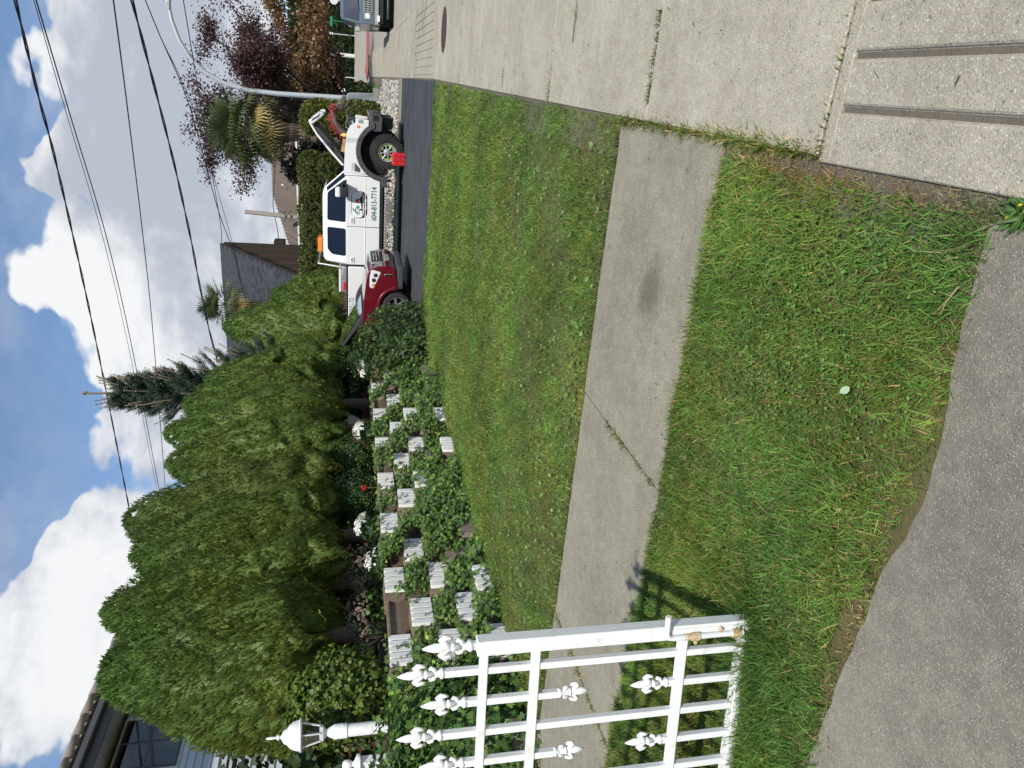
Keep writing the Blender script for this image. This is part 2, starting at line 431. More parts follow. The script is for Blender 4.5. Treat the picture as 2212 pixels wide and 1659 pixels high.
# ------------------------------------------------------------------ foliage helpers (numpy)
rng = np.random.default_rng(7)
def frames(dirs, spin=None):
    """rotation matrices whose z axis follows dirs"""
    d = dirs / np.linalg.norm(dirs, axis=1, keepdims=True)
    a = np.where(np.abs(d[:, 2:3]) < .95, np.array([[0, 0, 1.]]), np.array([[1., 0, 0]]))
    x = np.cross(a, d); x /= np.linalg.norm(x, axis=1, keepdims=True); y = np.cross(d, x)
    if spin is None: spin = rng.uniform(0, 2 * np.pi, len(d))
    c, s_ = np.cos(spin)[:, None], np.sin(spin)[:, None]
    return np.stack([x * c + y * s_, -x * s_ + y * c, d], axis=2)
def np_mesh(name, V, Fc, colr=None):
    me = bpy.data.meshes.new(name); n = Fc.shape[1]
    me.vertices.add(len(V)); me.vertices.foreach_set('co', np.ascontiguousarray(V, dtype=np.float32).ravel())
    me.loops.add(Fc.size); me.loops.foreach_set('vertex_index', np.ascontiguousarray(Fc, dtype=np.int32).ravel())
    me.polygons.add(len(Fc)); me.polygons.foreach_set('loop_start', np.arange(0, Fc.size, n, dtype=np.int32))
    me.update(calc_edges=True)
    if colr is not None:
        at = me.attributes.new('col', 'FLOAT_COLOR', 'POINT')
        c4 = np.ones((len(V), 4), np.float32); c4[:, :3] = colr; at.data.foreach_set('color', c4.ravel())
    return me
def bake(name, pv, pf, pos, Rm, scl, cols, mat, parent=None, pcol=None, extra=None):
    """copies of a small prototype (leaf, blade, shoot) joined into one mesh"""
    pv = np.asarray(pv, float); pf = np.asarray(pf, int); N, K = len(pos), len(pv)
    scl = np.asarray(scl, float)
    P = pv[None] * (scl[:, None, None] if scl.ndim == 1 else scl[:, None, :])
    V = np.einsum('nij,nkj->nki', Rm, P) + pos[:, None, :]
    Fc = (pf[None] + (np.arange(N) * K)[:, None, None]).reshape(-1, pf.shape[1])
    C = np.repeat(cols[:, None, :], K, axis=1)
    if pcol is not None: C = C * np.asarray(pcol)[None, :, None]
    V, C = V.reshape(-1, 3), C.reshape(-1, 3)
    if extra is not None:
        ev, ef, ec = extra; Fc = np.vstack([Fc, ef + len(V)]); V = np.vstack([V, ev]); C = np.vstack([C, ec])
    me = np_mesh(name, V, Fc, np.clip(C, 0, 1))
    return obj(name, me, mat, parent)
def tint(N, base, dv=.25, dh=.12, other=None, frac=.0):
    base = np.array(base, float)
    c = base[None] * (1 + rng.normal(0, dv, (N, 1))).clip(.35, 1.9)
    c = c * (1 + rng.normal(0, dh, (N, 3)))
    if other is not None:
        k = rng.random(N) < frac; c[k] = np.array(other) * (1 + rng.normal(0, dv, (k.sum(), 1)))
    return c.clip(.004, .8)
def unit(N):
    v = rng.normal(size=(N, 3)); return v / np.linalg.norm(v, axis=1, keepdims=True)
# ------------------------------------------------------------------ ground, road, pavements
def sheet(name, poly, z, mat, kind='structure', thick=.0, parent=None):
    mb = MB()
    if thick: mb.prism(poly, z - thick, z, 'z')
    else: mb.add([(x, y, z) for x, y in poly], [tuple(range(len(poly)))])
    o = mb.build(name, mat, parent)
    if kind and parent is None: o['kind'] = kind
    return o
def wavy(p0, p1, n, amp, seed, fixed=True):
    r = random.Random(seed); out = []
    dx, dy = p1[0] - p0[0], p1[1] - p0[1]; L = math.hypot(dx, dy); nx, ny = -dy / L, dx / L; w = 0
    for i in range(n + 1):
        t = i / n; w = w * .5 + r.uniform(-amp, amp) * .8
        ww = w if 0 < i < n else 0
        out.append((p0[0] + dx * t + nx * ww, p0[1] + dy * t + ny * ww))
    return out

sheet('ground', [(-2500, -60), (2500, -60), (2500, 4000), (-2500, 4000)], -.16, 'ground')
sheet('road', [(1.62, -12), (14, -12), (14, 63), (1.62, 63)], -.115, 'road_concrete')
# cross street, rising a little towards the far side
mb = MB(); mb.add([(-40, 63, -.11), (60, 63, -.11), (60, 84, .05), (-40, 84, .05), (-40, 110, .9), (60, 110, .9)], [(0, 1, 2, 3), (3, 2, 5, 4)])
o = mb.build('cross_street', 'road_concrete'); o['kind'] = 'structure'
mb = MB(); mb.add([(.4, 66.5, -.065), (30, 66.5, -.065), (30, 75, .0), (.4, 75, .0)], [(0, 1, 2, 3)]); mb.add([(-.3, 70, .03), (1.0, 62.5, .03), (1.9, 67, .03), (.6, 80, .04)], [(0, 1, 2, 3)])
o = mb.build('brick_crossing', 'brick_paving'); o['kind'] = 'structure'
mb = MB(); mb.add([(-60, 36, -.02), (-.12, 36, -.02), (-.12, 63, -.02), (-60, 63, -.02)], [(0, 1, 2, 3)]); o = mb.build('verge', 'verge'); o['kind'] = 'structure'
mb = MB(); mb.add([(-80, 110.2, .95), (90, 110.2, .95), (90, 400, 1.6), (-80, 400, 1.6)], [(0, 1, 2, 3)]); o = mb.build('far_verge', 'verge'); o['kind'] = 'structure'

# sidewalk: single slabs with open joints
walk = struct('sidewalk')
joints = [-1.6, .35, 2.085, 3.55, 5.5, 7.3, 8.85, 10.36, 12.0, 13.5, 15.9, 18.2, 20.2, 22.2, 24.2, 26.2, 28.2, 30.2, 32.2, 34.2, 36.2, 39, 42, 45, 48, 51, 54, 57, 60, 62.6]
gapw = .011
def slab_profile(x0, x1, notches, top, d=.013, w=.030):
    pts = [(x0, top - .11), (x1, top - .11), (x1, top)]
    for xc in sorted(notches, reverse=True):
        pts += [(xc + w / 2, top), (xc + w * .28, top - d), (xc - w * .28, top - d), (xc - w / 2, top)]
    pts.append((x0, top)); return pts
rs = random.Random(4)
for i in range(len(joints) - 1):
    y0, y1 = joints[i] + gapw / 2, joints[i + 1] - gapw / 2
    top = .02 + rs.uniform(-.003, .003); mb = MB()
    x0 = -.122 if y1 < 2.2 else min(.08, -.135 + .0155 * (y0 + y1) / 2); x1 = 1.49
    if y1 < 2.2: notch, ya, yb = [.035, .182, .33, .48, .63, .78, .93, 1.08, 1.23], y0, y1 - .05
    elif 13 < y0 < 17: notch, ya, yb = [.14 + .147 * k for k in range(9)], (y0 + .45 if y0 < 15 else y0), (y1 if y0 < 15 else y1 - .35)
    else: notch = None
    if notch:
        mb.prism(slab_profile(x0, x1, notch, top), ya, yb, 'y')
        if yb < y1 - .001: mb.b2(x0, x1, yb + .0005, y1, top - .11, top)
        if ya > y0 + .001: mb.b2(x0, x1, y0, ya - .0005, top - .11, top)
    else:
        lx = lambda q: min(.08, -.135 + .0155 * q)
        mb.prism([(lx(y0), y0), (x1, y0), (x1, y1), (lx(y1), y1)], top - .11, top, 'z')
    s = mb.build('slab', 'sidewalk', walk, bevel=0 if y0 > 14 else .004, seg=1)
    if notch and y1 < 2.2:
        g = MB()
        for xc in notch: g.b2(xc - .010, xc + .010, ya, yb - .004, top - .0128, top - .0105)
        g.build('groove_dirt', 'groove_dirt', s)
mb = MB(); mb.b2(-.3, 1.5, -1.6, 62.6, -.13, .004); o = mb.build('joint_bed', 'groove_dirt', walk)
# kerb pieces
kerb = struct('kerb')
y = -2.0; k = 0
while y < 62:
    L = 1.8 if y < 30 else 4.0
    low = 13.0 < y < 19
    top = -.06 if low else .022
    mb = MB(); mb.prism([(1.497, -.14), (1.66, -.14), (1.645, top - .02), (1.63, top), (1.497, top)], y + .006, y + L - .006, 'y')
    mb.build('kerbstone', 'sidewalk', kerb); y += L
# manhole cover in the sidewalk
mh = thing('manhole_cover', 'round rusty brown cast iron manhole cover set in the sidewalk', 'manhole cover', (.79, 12.35, .019))
MB().lathe([(.33, .0), (.33, .008), (.305, .008), (.305, .003)], 32).build('rim', 'manhole', mh, 30)
mb = MB(); mb.lathe([(.3, .001), (.3, .007)], 32)
for i in range(-5, 6):
    for j in range(-5, 6):
        if i * i + j * j < 28: mb.box((i * .05, j * .05, .009), (.032, .032, .006))
mb.build('lid', 'manhole', mh)

# path to the gate, and the drive the photographer stands on
path = struct('garden_path')
px_ = [-7.0, -5.1, -3.42, -1.70, -.118]
for i in range(4):
    x0, x1 = px_[i] + .006, px_[i + 1] - .006
    far = wavy((x1 + (.028 if i == 3 else 0), 3.885), (x0, 3.885), 14, .008, 20 + i); near = wavy((x0, 2.71), (x1 + (.011 if i == 3 else 0), 2.71), 14, .010, 40 + i)
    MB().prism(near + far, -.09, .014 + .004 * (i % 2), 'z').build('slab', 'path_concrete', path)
sheet('path_bed', [(-7, 2.66), (-.11, 2.66), (-.11, 3.93), (-7, 3.93)], .001, 'groove_dirt', parent=path)
edge = [(-9, 1.40), (-2.4, 1.39), (-1.9, 1.375), (-1.48, 1.37), (-1.3, 1.35), (-1.14, 1.35), (-1.0, 1.315), (-.84, 1.295), (-.6, 1.335), (-.42, 1.365), (-.3, 1.375), (-.185, 1.385)]
fine = []
rw = random.Random(3)
for a, b in zip(edge[:-1], edge[1:]):
    n = max(2, int((b[0] - a[0]) / .05)) if a[0] > -3 else 6
    for i in range(n): t = i / n; fine.append((a[0] + (b[0] - a[0]) * t, a[1] + (b[1] - a[1]) * t + rw.uniform(-.006, .006)))
fine.append(edge[-1])
near_drive = MB().prism([(-.185, -3), (-9, -3)][::-1][:0] + [(-9, -3), (-.185, -3)] + fine[::-1], -.1, .018, 'z').build('near_driveway', 'near_concrete')
near_drive['kind'] = 'structure'

# driveway of the neighbours, concrete margin beside it
drive = MB().prism([(-16, 14.9), (-4.25, 14.22), (-3.65, 14.1), (-2.6, 13.66), (-1.3, 13.4), (.05, 13.4), (.06, 22.3), (-16, 22.3)], -.1, .006, 'z').build('driveway', 'asphalt'); drive['kind'] = 'structure'
marg = MB().prism([(-16, 22.303), (.06, 22.303), (.06, 23.85), (-16, 23.85)], -.1, .012, 'z').build('driveway_margin', 'path_concrete'); marg['kind'] = 'structure'

# lawn soil sheets
lawnA = [(-4.9, 3.9), (-.09, 3.9), (.03, 13.43), (-1.3, 13.43), (-2.6, 13.69), (-3.65, 14.15), (-4.3, 14.25), (-4.9, 14.28)]
sheet('lawn_soil', lawnA, -.002, 'lawn_soil')
sheet('lawn_soil', [(-9, 1.3), (-.15, 1.28), (-.15, 2.705), (-9, 2.705)], -.003, 'lawn_soil')
sheet('lawn_soil', [(-7, 3.9), (-4.9, 3.9), (-4.9, 4.3), (-7, 4.3)], -.004, 'lawn_soil')

# ------------------------------------------------------------------ grass
blade_v = [(-.5, 0, 0), (.5, 0, 0), (.40, 0, .55), (-.36, 0, .5), (0, 0, 1)]
blade_f = [(0, 1, 2), (0, 2, 3), (3, 2, 4)]
_fr = np.random.default_rng(99)
_W = [(_fr.normal(0, 1, (14, 2)) * np.repeat([[2.2], [5.0], [11.0], [24.0]], [4, 4, 3, 3], 0), _fr.uniform(0, 6.28, 14)) for _ in range(3)]
def fields(x, y):
    """three smooth random fields over the ground: growth, shade of green, yellowness"""
    return [np.sin(np.stack([x, y], 1) @ w.T + p).sum(1) / 3.2 for w, p in _W]
def grass_patch(name, x, y, label_w, hgt, wid, z0=0.0, lean=.8, base=(.125, .222, .042), parent=None, dry=.06):
    N = len(x)
    az = rng.uniform(0, 2 * np.pi, N); ln = np.abs(rng.normal(0, lean, N)).clip(0, 1.9)
    d = np.stack([np.cos(az) * np.sin(ln), np.sin(az) * np.sin(ln), np.cos(ln)], 1)
    d[:, 2] = np.abs(d[:, 2]) + .12
    h = hgt * rng.uniform(.55, 1.35, N); w = wid * rng.uniform(.7, 1.4, N)
    col = tint(N, base, .24, .1, other=(.33, .27, .12), frac=dry)
    q = fields(x, y); h = h * (1 + .38 * q[0]).clip(.62, 1.7); col = col * (1 + .20 * q[1])[:, None].clip(.5, 1.6) * np.stack([1 + .10 * q[2], np.ones(N), 1 - .06 * q[2]], 1)
    P = np.stack([x, y, np.full(N, z0)], 1)
    pv = np.array(blade_v)
    sc = np.stack([w, np.ones(N), h], 1)
    Rm = frames(d)
    # blades arch over: tip bends down along the lean direction
    K = len(pv); V = np.einsum('nij,nkj->nki', Rm, pv[None] * sc[:, None, :])
    bend = (rng.uniform(.05, .5, N) * h)[:, None] * np.array([0, 0, .28, .22, 1.0])[None]
    V[:, :, 0] += bend * np.cos(az)[:, None]; V[:, :, 1] += bend * np.sin(az)[:, None]; V[:, :, 2] -= bend * .35 * np.sin(ln)[:, None]
    V[:, :, 2] = np.maximum(V[:, :, 2], .004)
    V += P[:, None, :]
    Fc = (np.array(blade_f)[None] + (np.arange(N) * K)[:, None, None]).reshape(-1, 3)
    C = np.repeat(col[:, None, :], K, 1) * np.array([.95, .95, 1, 1, 1.08])[None, :, None]
    o = obj(name, np_mesh(name, V.reshape(-1, 3), Fc, np.clip(C.reshape(-1, 3), 0, 1)), 'grass', parent)
    return o
def inpoly(poly, x, y):
    ins = np.zeros(len(x), bool); n = len(poly)
    for i in range(n):
        (x0, y0), (x1, y1) = poly[i], poly[(i + 1) % n]
        c = ((y0 > y) != (y1 > y)) & (x < (x1 - x0) * (y - y0) / (y1 - y0 + 1e-12) + x0); ins ^= c
    return ins
def clumpy(x, y, f, th):
    """thin the sward unevenly: sums of sines stand in for patchy growth"""
    v = np.sin(x * f * 1.7 + 1.3) * np.sin(y * f * 2.1 + .4) + .6 * np.sin(x * f * 4.1 + y * f * 3.3) + .4 * np.sin(x * f * 7.7 - y * f * 6.1 + 2)
    return v > th
# big lawn, three depths
for (ya, yb, dens, hh, ww, lean) in ((3.87, 6.2, 10500, .032, .0038, .8), (6.2, 9.2, 5600, .036, .0055, .75), (9.2, 14.3, 3000, .042, .0085, .65)):
    A = 4.95 * (yb - ya); N = int(A * dens)
    x, y = rng.uniform(-4.92, .05, N), rng.uniform(ya, yb, N)
    edgex = -.095 + .011 * y + .03 * np.sin(y * 3.1) * np.sin(y * 1.3 + .5)
    k = inpoly(lawnA, x, y) & (x < edgex) & (y > 3.90 + .018 * np.sin(x * 5) + .012 * np.sin(x * 13)); x, y = x[k], y[k]
    o = grass_patch('lawn_grass', x, y, 1, hh, ww, lean=lean)
    tag(o, 'short mown grass of the large lawn between path and driveway' if ya < 4 else None, 'grass', kind='stuff')
    if ya < 4: big_lawn = o
    else: tag(o, 'middle stretch of the large lawn towards the driveway' if ya < 8 else 'far stretch of the large lawn beside the black driveway', 'grass')
# strip between path and near drive (nearest, longest blades)
N = 110000
x = rng.uniform(-3.6, -.16, N); y = rng.uniform(1.33, 2.72, N)
low = 1.365 + .035 * np.sin(x * 4.0 + .6) + .015 * np.sin(x * 11); low = np.where((x > -1.25) & (x < -.7), low - .03, low)
hi = 2.70 + .012 * np.sin(x * 9)
k = (y > low) & (y < hi) & (x < -.155 - .02 * np.sin(y * 9)) & (rng.random(len(x)) < .985); x, y = x[k], y[k]
bare = ((x > -1.5) & (x < -1.28) & (y < 1.45)) | ((x > -.2) & (y < 2.3) & (rng.random(len(x)) < .5)) | ((y < low[k] + .05) & (rng.random(len(x)) < .55))
x, y = x[~bare], y[~bare]
o = grass_patch('near_grass', x, y, 1, .043, .0036, lean=.95, base=(.130, .232, .046), dry=.11)
tag(o, 'longer tousled grass of the narrow strip between path and near driveway', 'grass', kind='stuff')
# long grass left standing round the foot of the gate and along the path edges
N = 5200
s = rng.uniform(-.14, .9, N); off = .06 - np.abs(rng.normal(.0, .17, N))
x = -1.74 - .985 * s + .174 * off; y = 1.83 - .174 * s + .985 * off
g2 = grass_patch('gate_grass', x, y, 1, .07, .0038, lean=.7, base=(.105, .19, .036), dry=.04); tag(g2, 'long uncut grass round the foot of the white gate', 'grass', kind='stuff')
N = 5000
xs = [rng.uniform(-5, -.2, N), rng.uniform(-5, -.2, N // 2), rng.normal(-.1, .012, N // 2) + .004]
ys = [rng.normal(2.675, .02, N), rng.normal(3.93, .02, N // 2), rng.uniform(2.05, 3.9, N // 2)]
w1 = np.concatenate(xs); w2 = np.concatenate(ys)
jx, jy = [], []
for yj, n, a, b in ((3.55, 260, .0, .42), (3.55, 60, .0, 1.2), (5.5, 160, -.05, .35), (10.36, 400, -.0, 1.1), (7.3, 160, 0, .4), (2.085, 90, -.1, .35)):
    jx.append(rng.uniform(a, b, n)); jy.append(np.full(n, yj) + rng.normal(0, .006, n))
jx += [rng.normal(-1.70, .006, 260), rng.normal(-3.42, .02, 500)]; jy += [rng.uniform(2.75, 3.45, 260), rng.uniform(2.75, 3.85, 500)]
g3 = grass_patch('edge_grass', np.concatenate([w1] + jx), np.concatenate([w2] + jy), 1, .035, .0045, z0=.004, lean=.9, base=(.09, .13, .025), dry=.25)
tag(g3, 'weedy grass fringing the path edges and growing in pavement joints', 'grass', kind='stuff')
# brown thatch along the pavement edge
N = 9000
x = np.concatenate([rng.normal(-.175, .03, N // 2), rng.uniform(-2.4, -.2, N // 4), rng.uniform(-5, -.1, N // 4)])
y = np.concatenate([rng.uniform(1.36, 2.65, N // 2), 1.365 + np.abs(rng.normal(0, .03, N // 4)), 3.90 + np.abs(rng.normal(0, .02, N // 4))])
g4 = grass_patch('dry_thatch', x, y, 1, .022, .003, lean=1.3, base=(.17, .125, .07), dry=.5); tag(g4, 'dry brown thatch along the edges of the narrow grass strip', 'thatch', kind='stuff')
# clover and broad-leaved weeds in the grass
leafr = [(0, 0, 0), (.35, .15, .05), (.5, .5, .1), (.3, .85, .08), (0, 1, .02), (-.3, .85, .08), (-.5, .5, .1), (-.35, .15, .05)]
leafrf = [(0, 1, 2), (0, 2, 3), (0, 3, 4), (0, 4, 5), (0, 5, 6), (0, 6, 7)]
N = 2600
x = np.concatenate([rng.normal(-.62, .22, N // 2), rng.uniform(-2.4, -.25, N // 2)]); y = np.concatenate([rng.normal(1.95, .26, N // 2), rng.uniform(1.4, 2.66, N // 2)])
k = (x < -.22) & (y > 1.42) & (y < 2.66); x, y = x[k], y[k]
d = unit(len(x)) * .5; d[:, 2] = 1
o = bake('clover', leafr, leafrf, np.stack([x, y, rng.uniform(.015, .04, len(x))], 1), frames(d), rng.uniform(.007, .013, len(x)), tint(len(x), (.11, .21, .04), .2, .08), 'leaf')
tag(o, 'small round clover leaves mixed through the near grass strip', 'clover', kind='stuff')
N = 4600
x = rng.uniform(-4.6, -.25, N); y = 3.95 + 8.6 * rng.random(N) ** 1.3
d = unit(N) * .6; d[:, 2] = 1
o = bake('lawn_weeds', leafr, leafrf, np.stack([x, y, rng.uniform(.02, .045, N)], 1), frames(d), rng.uniform(.014, .032, N), tint(N, (.13, .215, .06), .25, .08), 'leaf')
tag(o, 'scattered broad-leaved weeds in the large lawn', 'weeds', kind='stuff')
# dandelion at the corner of the sidewalk
dn = thing('dandelion_plant', 'leafy dandelion with yellow flowers at the corner of sidewalk and near driveway', 'weed', (-.145, 1.315, .0))
dn.scale = (.5, .5, .5)
N = 60; az = rng.uniform(0, 6.28, N); d = np.stack([np.cos(az), np.sin(az), rng.uniform(.2, 1.0, N)], 1)
Rm = frames(d, np.zeros(N)); Rm = np.stack([Rm[:, :, 0], Rm[:, :, 2], -Rm[:, :, 1]], 2)
bake('leaves', leafr, leafrf, np.stack([rng.normal(0, .02, N), rng.normal(0, .025, N), rng.uniform(.005, .04, N)], 1), Rm, np.stack([rng.uniform(.015, .028, N), rng.uniform(.05, .10, N), np.ones(N) * .05], 1), tint(N, (.06, .14, .025), .2, .08), 'leaf', dn)
M('dandelion_yellow', (.72, .48, .03), .7)
for i in range(3):
    a = i * 2.4; x, y, h = .055 * math.cos(a) * (i % 3 + 1) / 2, .06 * math.sin(a) * (i % 4 + 1) / 3, .05 + .012 * (i % 5)
    f = MB(); f.tube([(x * .5, y * .5, .0), (x, y, h)], .0015, 5); f.build('stalk', 'green_letter', dn)
    MB().lathe([(.002, 0), (.009, .003), (.011, .006), (.004, .007)], 10, (x, y, h)).build('flower', 'dandelion_yellow', dn, 40)
# a pale fallen leaf and a dry twig on the grass
fl = MB(); pts = [(0, 0), (.016, .006), (.026, .018), (.03, .034), (.02, .05), (0, .062), (-.02, .048), (-.03, .03), (-.022, .012)]
fl.prism([(x, y) for x, y in pts], 0, .002, 'z'); M('pale_leaf', (.30, .42, .27), .5, var=.1)
o = fl.build('fallen_leaf', 'pale_leaf'); o.location = (-.70, 1.63, .05); o.scale = (.38, .6, 1); o.rotation_euler = (.25, -.3, .8); tag(o, 'pale green fallen leaf lying on the near grass', 'leaf')
tw = MB(); tw.tube([(0, 0, 0), (.07, .02, .012), (.15, .015, .01)], [.003, .0025, .001], 6); tw.tube([(.07, .02, .012), (.11, .05, .02)], [.002, .001], 5); tw.tube([(.04, .01, .008), (.06, -.03, .02)], [.002, .001], 5)
M('dry_wood', (.34, .24, .15), .9, var=.2)
o = tw.build('dry_twig', 'dry_wood'); o.location = (-.34, 1.40, .03); o.scale = (.6, .6, .8); o.rotation_euler = (0, 0, 2.6); tag(o, 'dry forked twig on the bare edge of the near grass', 'twig')
# grass clippings on the sidewalk: a bigger stalk
st = MB(); st.tube([(0, 0, 0), (.05, .09, .004), (.08, .19, .003)], [.003, .0035, .001], 5); st.tube([(.05, .09, .004), (.03, .15, .01)], [.002, .0008], 5); st.tube([(.04, .07, .004), (.10, .12, .008)], [.002, .0008], 5)
M('stalk_green', (.10, .14, .035), .7)
o = st.build('grass_stalk', 'stalk_green'); o.location = (.33, 5.0, .025); o.rotation_euler = (0, 0, -1.2); o.scale = (1.4, 1.4, 1); tag(o, 'cut green stalk lying on the sidewalk', 'stalk')
N = 330
x = rng.uniform(-.05, 1.4, N); y = 1.4 + 9 * rng.random(N) ** 1.5
x[:90] = rng.uniform(-4, -.2, 90); y[:90] = rng.uniform(2.75, 3.85, 90)
az = rng.uniform(0, 6.28, N); d = np.stack([np.cos(az), np.sin(az), np.full(N, .08)], 1)
o = bake('grass_clippings', blade_v, blade_f, np.stack([x, y, np.full(N, .025)], 1), frames(d), np.stack([rng.uniform(.002, .004, N), np.ones(N), rng.uniform(.012, .038, N)], 1), tint(N, (.08, .075, .035), .4, .1), 'leaf')
tag(o, 'loose grass clippings strewn over the pavement', 'clippings', kind='stuff')

# ------------------------------------------------------------------ crib wall with ivy
wall = thing('retaining_wall', 'brown concrete crib retaining wall with white ribbed block ends, overgrown with ivy', 'wall', (-5.0, 9.5, 0))
ox, oy = -5.0, 9.5
bank = MB(); bank.add([(-4.86 - ox, 3.95 - oy, -.05), (-4.86 - ox, 15.2 - oy, -.05), (-5.62 - ox, 15.2 - oy, 1.03), (-5.62 - ox, 3.95 - oy, 1.03)], [(0, 1, 2, 3)])
bank.add([(-4.86 - ox, 15.2 - oy, -.05), (-9 - ox, 15.2 - oy, -.05), (-9 - ox, 15.2 - oy, 1.03), (-5.62 - ox, 15.2 - oy, 1.03)], [(0, 1, 2, 3)])
bank.build('earth_fill', 'soil', wall)
RX = {'A': (-5.40, .83, 1.075), 'B': (-5.25, .585, .825), 'C': (-5.10, .355, .58), 'D': (-4.95, .15, .35), 'E': (-4.80, -.06, .145)}
RY = {'A': [14.74, 13.6, 12.52, 11.35, 10.24, 9.10, 8.02, 6.84, 5.71, 4.6], 'B': [14.0, 12.68, 11.64, 10.5, 9.41, 8.38, 7.2, 6.09, 4.95],
      'C': [14.3, 13.1, 11.9, 10.72, 9.66, 8.62, 7.55, 6.5, 5.41, 4.3], 'D': [13.6, 12.4, 11.2, 10.1, 9.0, 7.9, 6.85, 5.77, 4.7], 'E': [14.2, 13.2, 12.2, 11.1, 10.08, 9.06, 8.1, 7.1, 6.02, 5.10, 4.0]}
blk = MB().b2(-.30, .0, -.215, .215, 0, .235).mesh('header_block')
ribm = MB().prism([(-.028, .004), (.028, .004), (.031, .012), (.031, .222), (.028, .230), (-.028, .230), (-.031, .222), (-.031, .012)], 0, .045, 'x').mesh('rib')
bm = bmesh.new(); bm.from_mesh(ribm); bmesh.ops.recalc_face_normals(bm, faces=bm.faces[:]); bm.to_mesh(ribm); bm.free()
blk.materials.append(MATS['crib_concrete']); ribm.materials.append(MATS['white_rib'])
rb = random.Random(9)
SHOWN = {(-5.4, q) for q in (14.74, 12.52, 11.35, 10.24, 9.10, 8.02, 6.84, 5.71)} | {(-5.25, q) for q in (12.68, 11.64, 10.5, 9.41, 8.38, 7.2, 6.09)} | {(-5.1, q) for q in (10.72, 9.66, 8.62, 6.5, 5.41)} | {(-4.95, 5.77), (-4.8, 10.08), (-4.8, 9.06), (-4.8, 6.02), (-4.8, 5.10)}
faces_shown = []
for r, (fx, z0, z1) in RX.items():
    for yb in RY[r]:
        b = place('header_block', blk, wall, (fx - ox, yb - oy, z0), (0, rb.uniform(-.01, .01), rb.uniform(-.012, .012)))
        n = 5
        for i in range(n if (round(fx, 2), yb) in SHOWN else 0):
            o_ = place('rib', ribm, b, (0.0005, -.166 + i * .083, .002))
        faces_shown.append((fx, yb, z0, z1))
    ys = sorted(RY[r])
    for i in range(len(ys) - 1):     # stretchers between the headers, set back
        MB().b2(-.14, .0, ys[i] + .19, ys[i + 1] - .19, .0, .215).build('stretcher', 'crib_concrete', wall, bevel=.008, seg=1).location = (fx - .13 - ox, -oy, z0 + .004)
# terrace behind the wall
o = sheet('terrace', [(-22, 3.95), (-5.5, 3.95), (-5.5, 15.2), (-22, 15.2)], 1.02, 'soil')
sd = MB(); sd.b2(-22, -5.7, 3.9, 3.95, -.1, 1.02); o = sd.build('terrace_side', 'crib_concrete'); o['kind'] = 'structure'

ivy_v = [(0, 0, 0), (.28, -.12, .03), (.52, .10, .05), (.30, .32, .05), (.62, .62, .02), (.20, .62, .06), (0, 1.02, .0), (-.20, .62, .06), (-.62, .62, .02), (-.30, .32, .05), (-.52, .10, .05), (-.28, -.12, .03), (0, .35, .0)]
ivy_f = [(12, i, i + 1) for i in range(0, 11)] + [(12, 11, 0)]
SHOWN = {(-5.4, q) for q in (14.74, 12.52, 11.35, 10.24, 9.10, 8.02, 6.84, 5.71)} | {(-5.25, q) for q in (12.68, 11.64, 10.5, 9.41, 8.38, 7.2, 6.09)} | {(-5.1, q) for q in (10.72, 9.66, 8.62, 6.5, 5.41)} | {(-4.95, 5.77), (-4.8, 10.08), (-4.8, 9.06), (-4.8, 6.02), (-4.8, 5.10)}
def ivy_field(name, label, n, ya, yb, size, push, keep=.06, base=(.060, .118, .025), seed=0, parent=None):
    keep = .02
    y = rng.uniform(ya, yb, n); t = rng.random(n)
    z = -.02 + 1.12 * t
    xf = -4.80 - .60 * t
    bul = push * (.5 + .5 * np.sin(y * 2.3 + t * 4 + seed)) + .05 * np.sin(y * 7 + t * 9) + rng.normal(0, .045, n)
    x = xf + np.maximum(bul, -.12)
    hide = np.zeros(n, bool)
    for fx, yy, z0, z1 in faces_shown:
        show = (z > z0 - .02) & (z < z1 + .02) & (y > yy - .37) & (y < yy + .25) & (yy > 0)
        lo = {14.74: .3}.get(yy, 0)
        # ivy creeps over part of each face
        h = math.sin(yy * 12.9 + fx * 31) * .5 + .5
        edge = z0 + (z1 - z0) * (.12 + .28 * h if fx > -5.2 else .02 if fx < -5.3 else .10 * h)
        cov = .96 if yy in (8.62, 6.02) else keep
        if (round(fx, 2), yy) not in SHOWN: continue
        hide |= show & (z > edge) & (rng.random(n) > cov if cov < .5 else rng.random(n) > .45)
    # and the brown stretcher between the two nearest top headers stays bare
    hide |= (z > .84) & (y > 5.9) & (y < 6.65) & (x < -5.15)
    hide |= (z > .84) & (y > 8.2) & (y < 8.9) & (rng.random(n) < .5)
    x, y, z = x[~hide], y[~hide], z[~hide]
    N = len(x)
    d = np.stack([rng.normal(.75, .35, N), rng.normal(-.25, .4, N), rng.normal(.75, .35, N)], 1)
    s_ = size * rng.uniform(.6, 1.35, N)
    col = tint(N, base, .28, .08, other=(.15, .235, .042), frac=.24)
    return bake(name, ivy_v, ivy_f, np.stack([x, y, z], 1), frames(d), s_, col, 'leaf')
iv = ivy_field('ivy', '', 12500, 3.75, 7.6, .043, .13, seed=1); tag(iv, 'bright green ivy covering the near half of the block wall', 'ivy', kind='stuff')
iv2 = ivy_field('ivy', '', 17500, 7.2, 12.6, .042, .15, seed=2); tag(iv2, 'ivy sheet covering the middle of the block wall', 'ivy', kind='stuff')
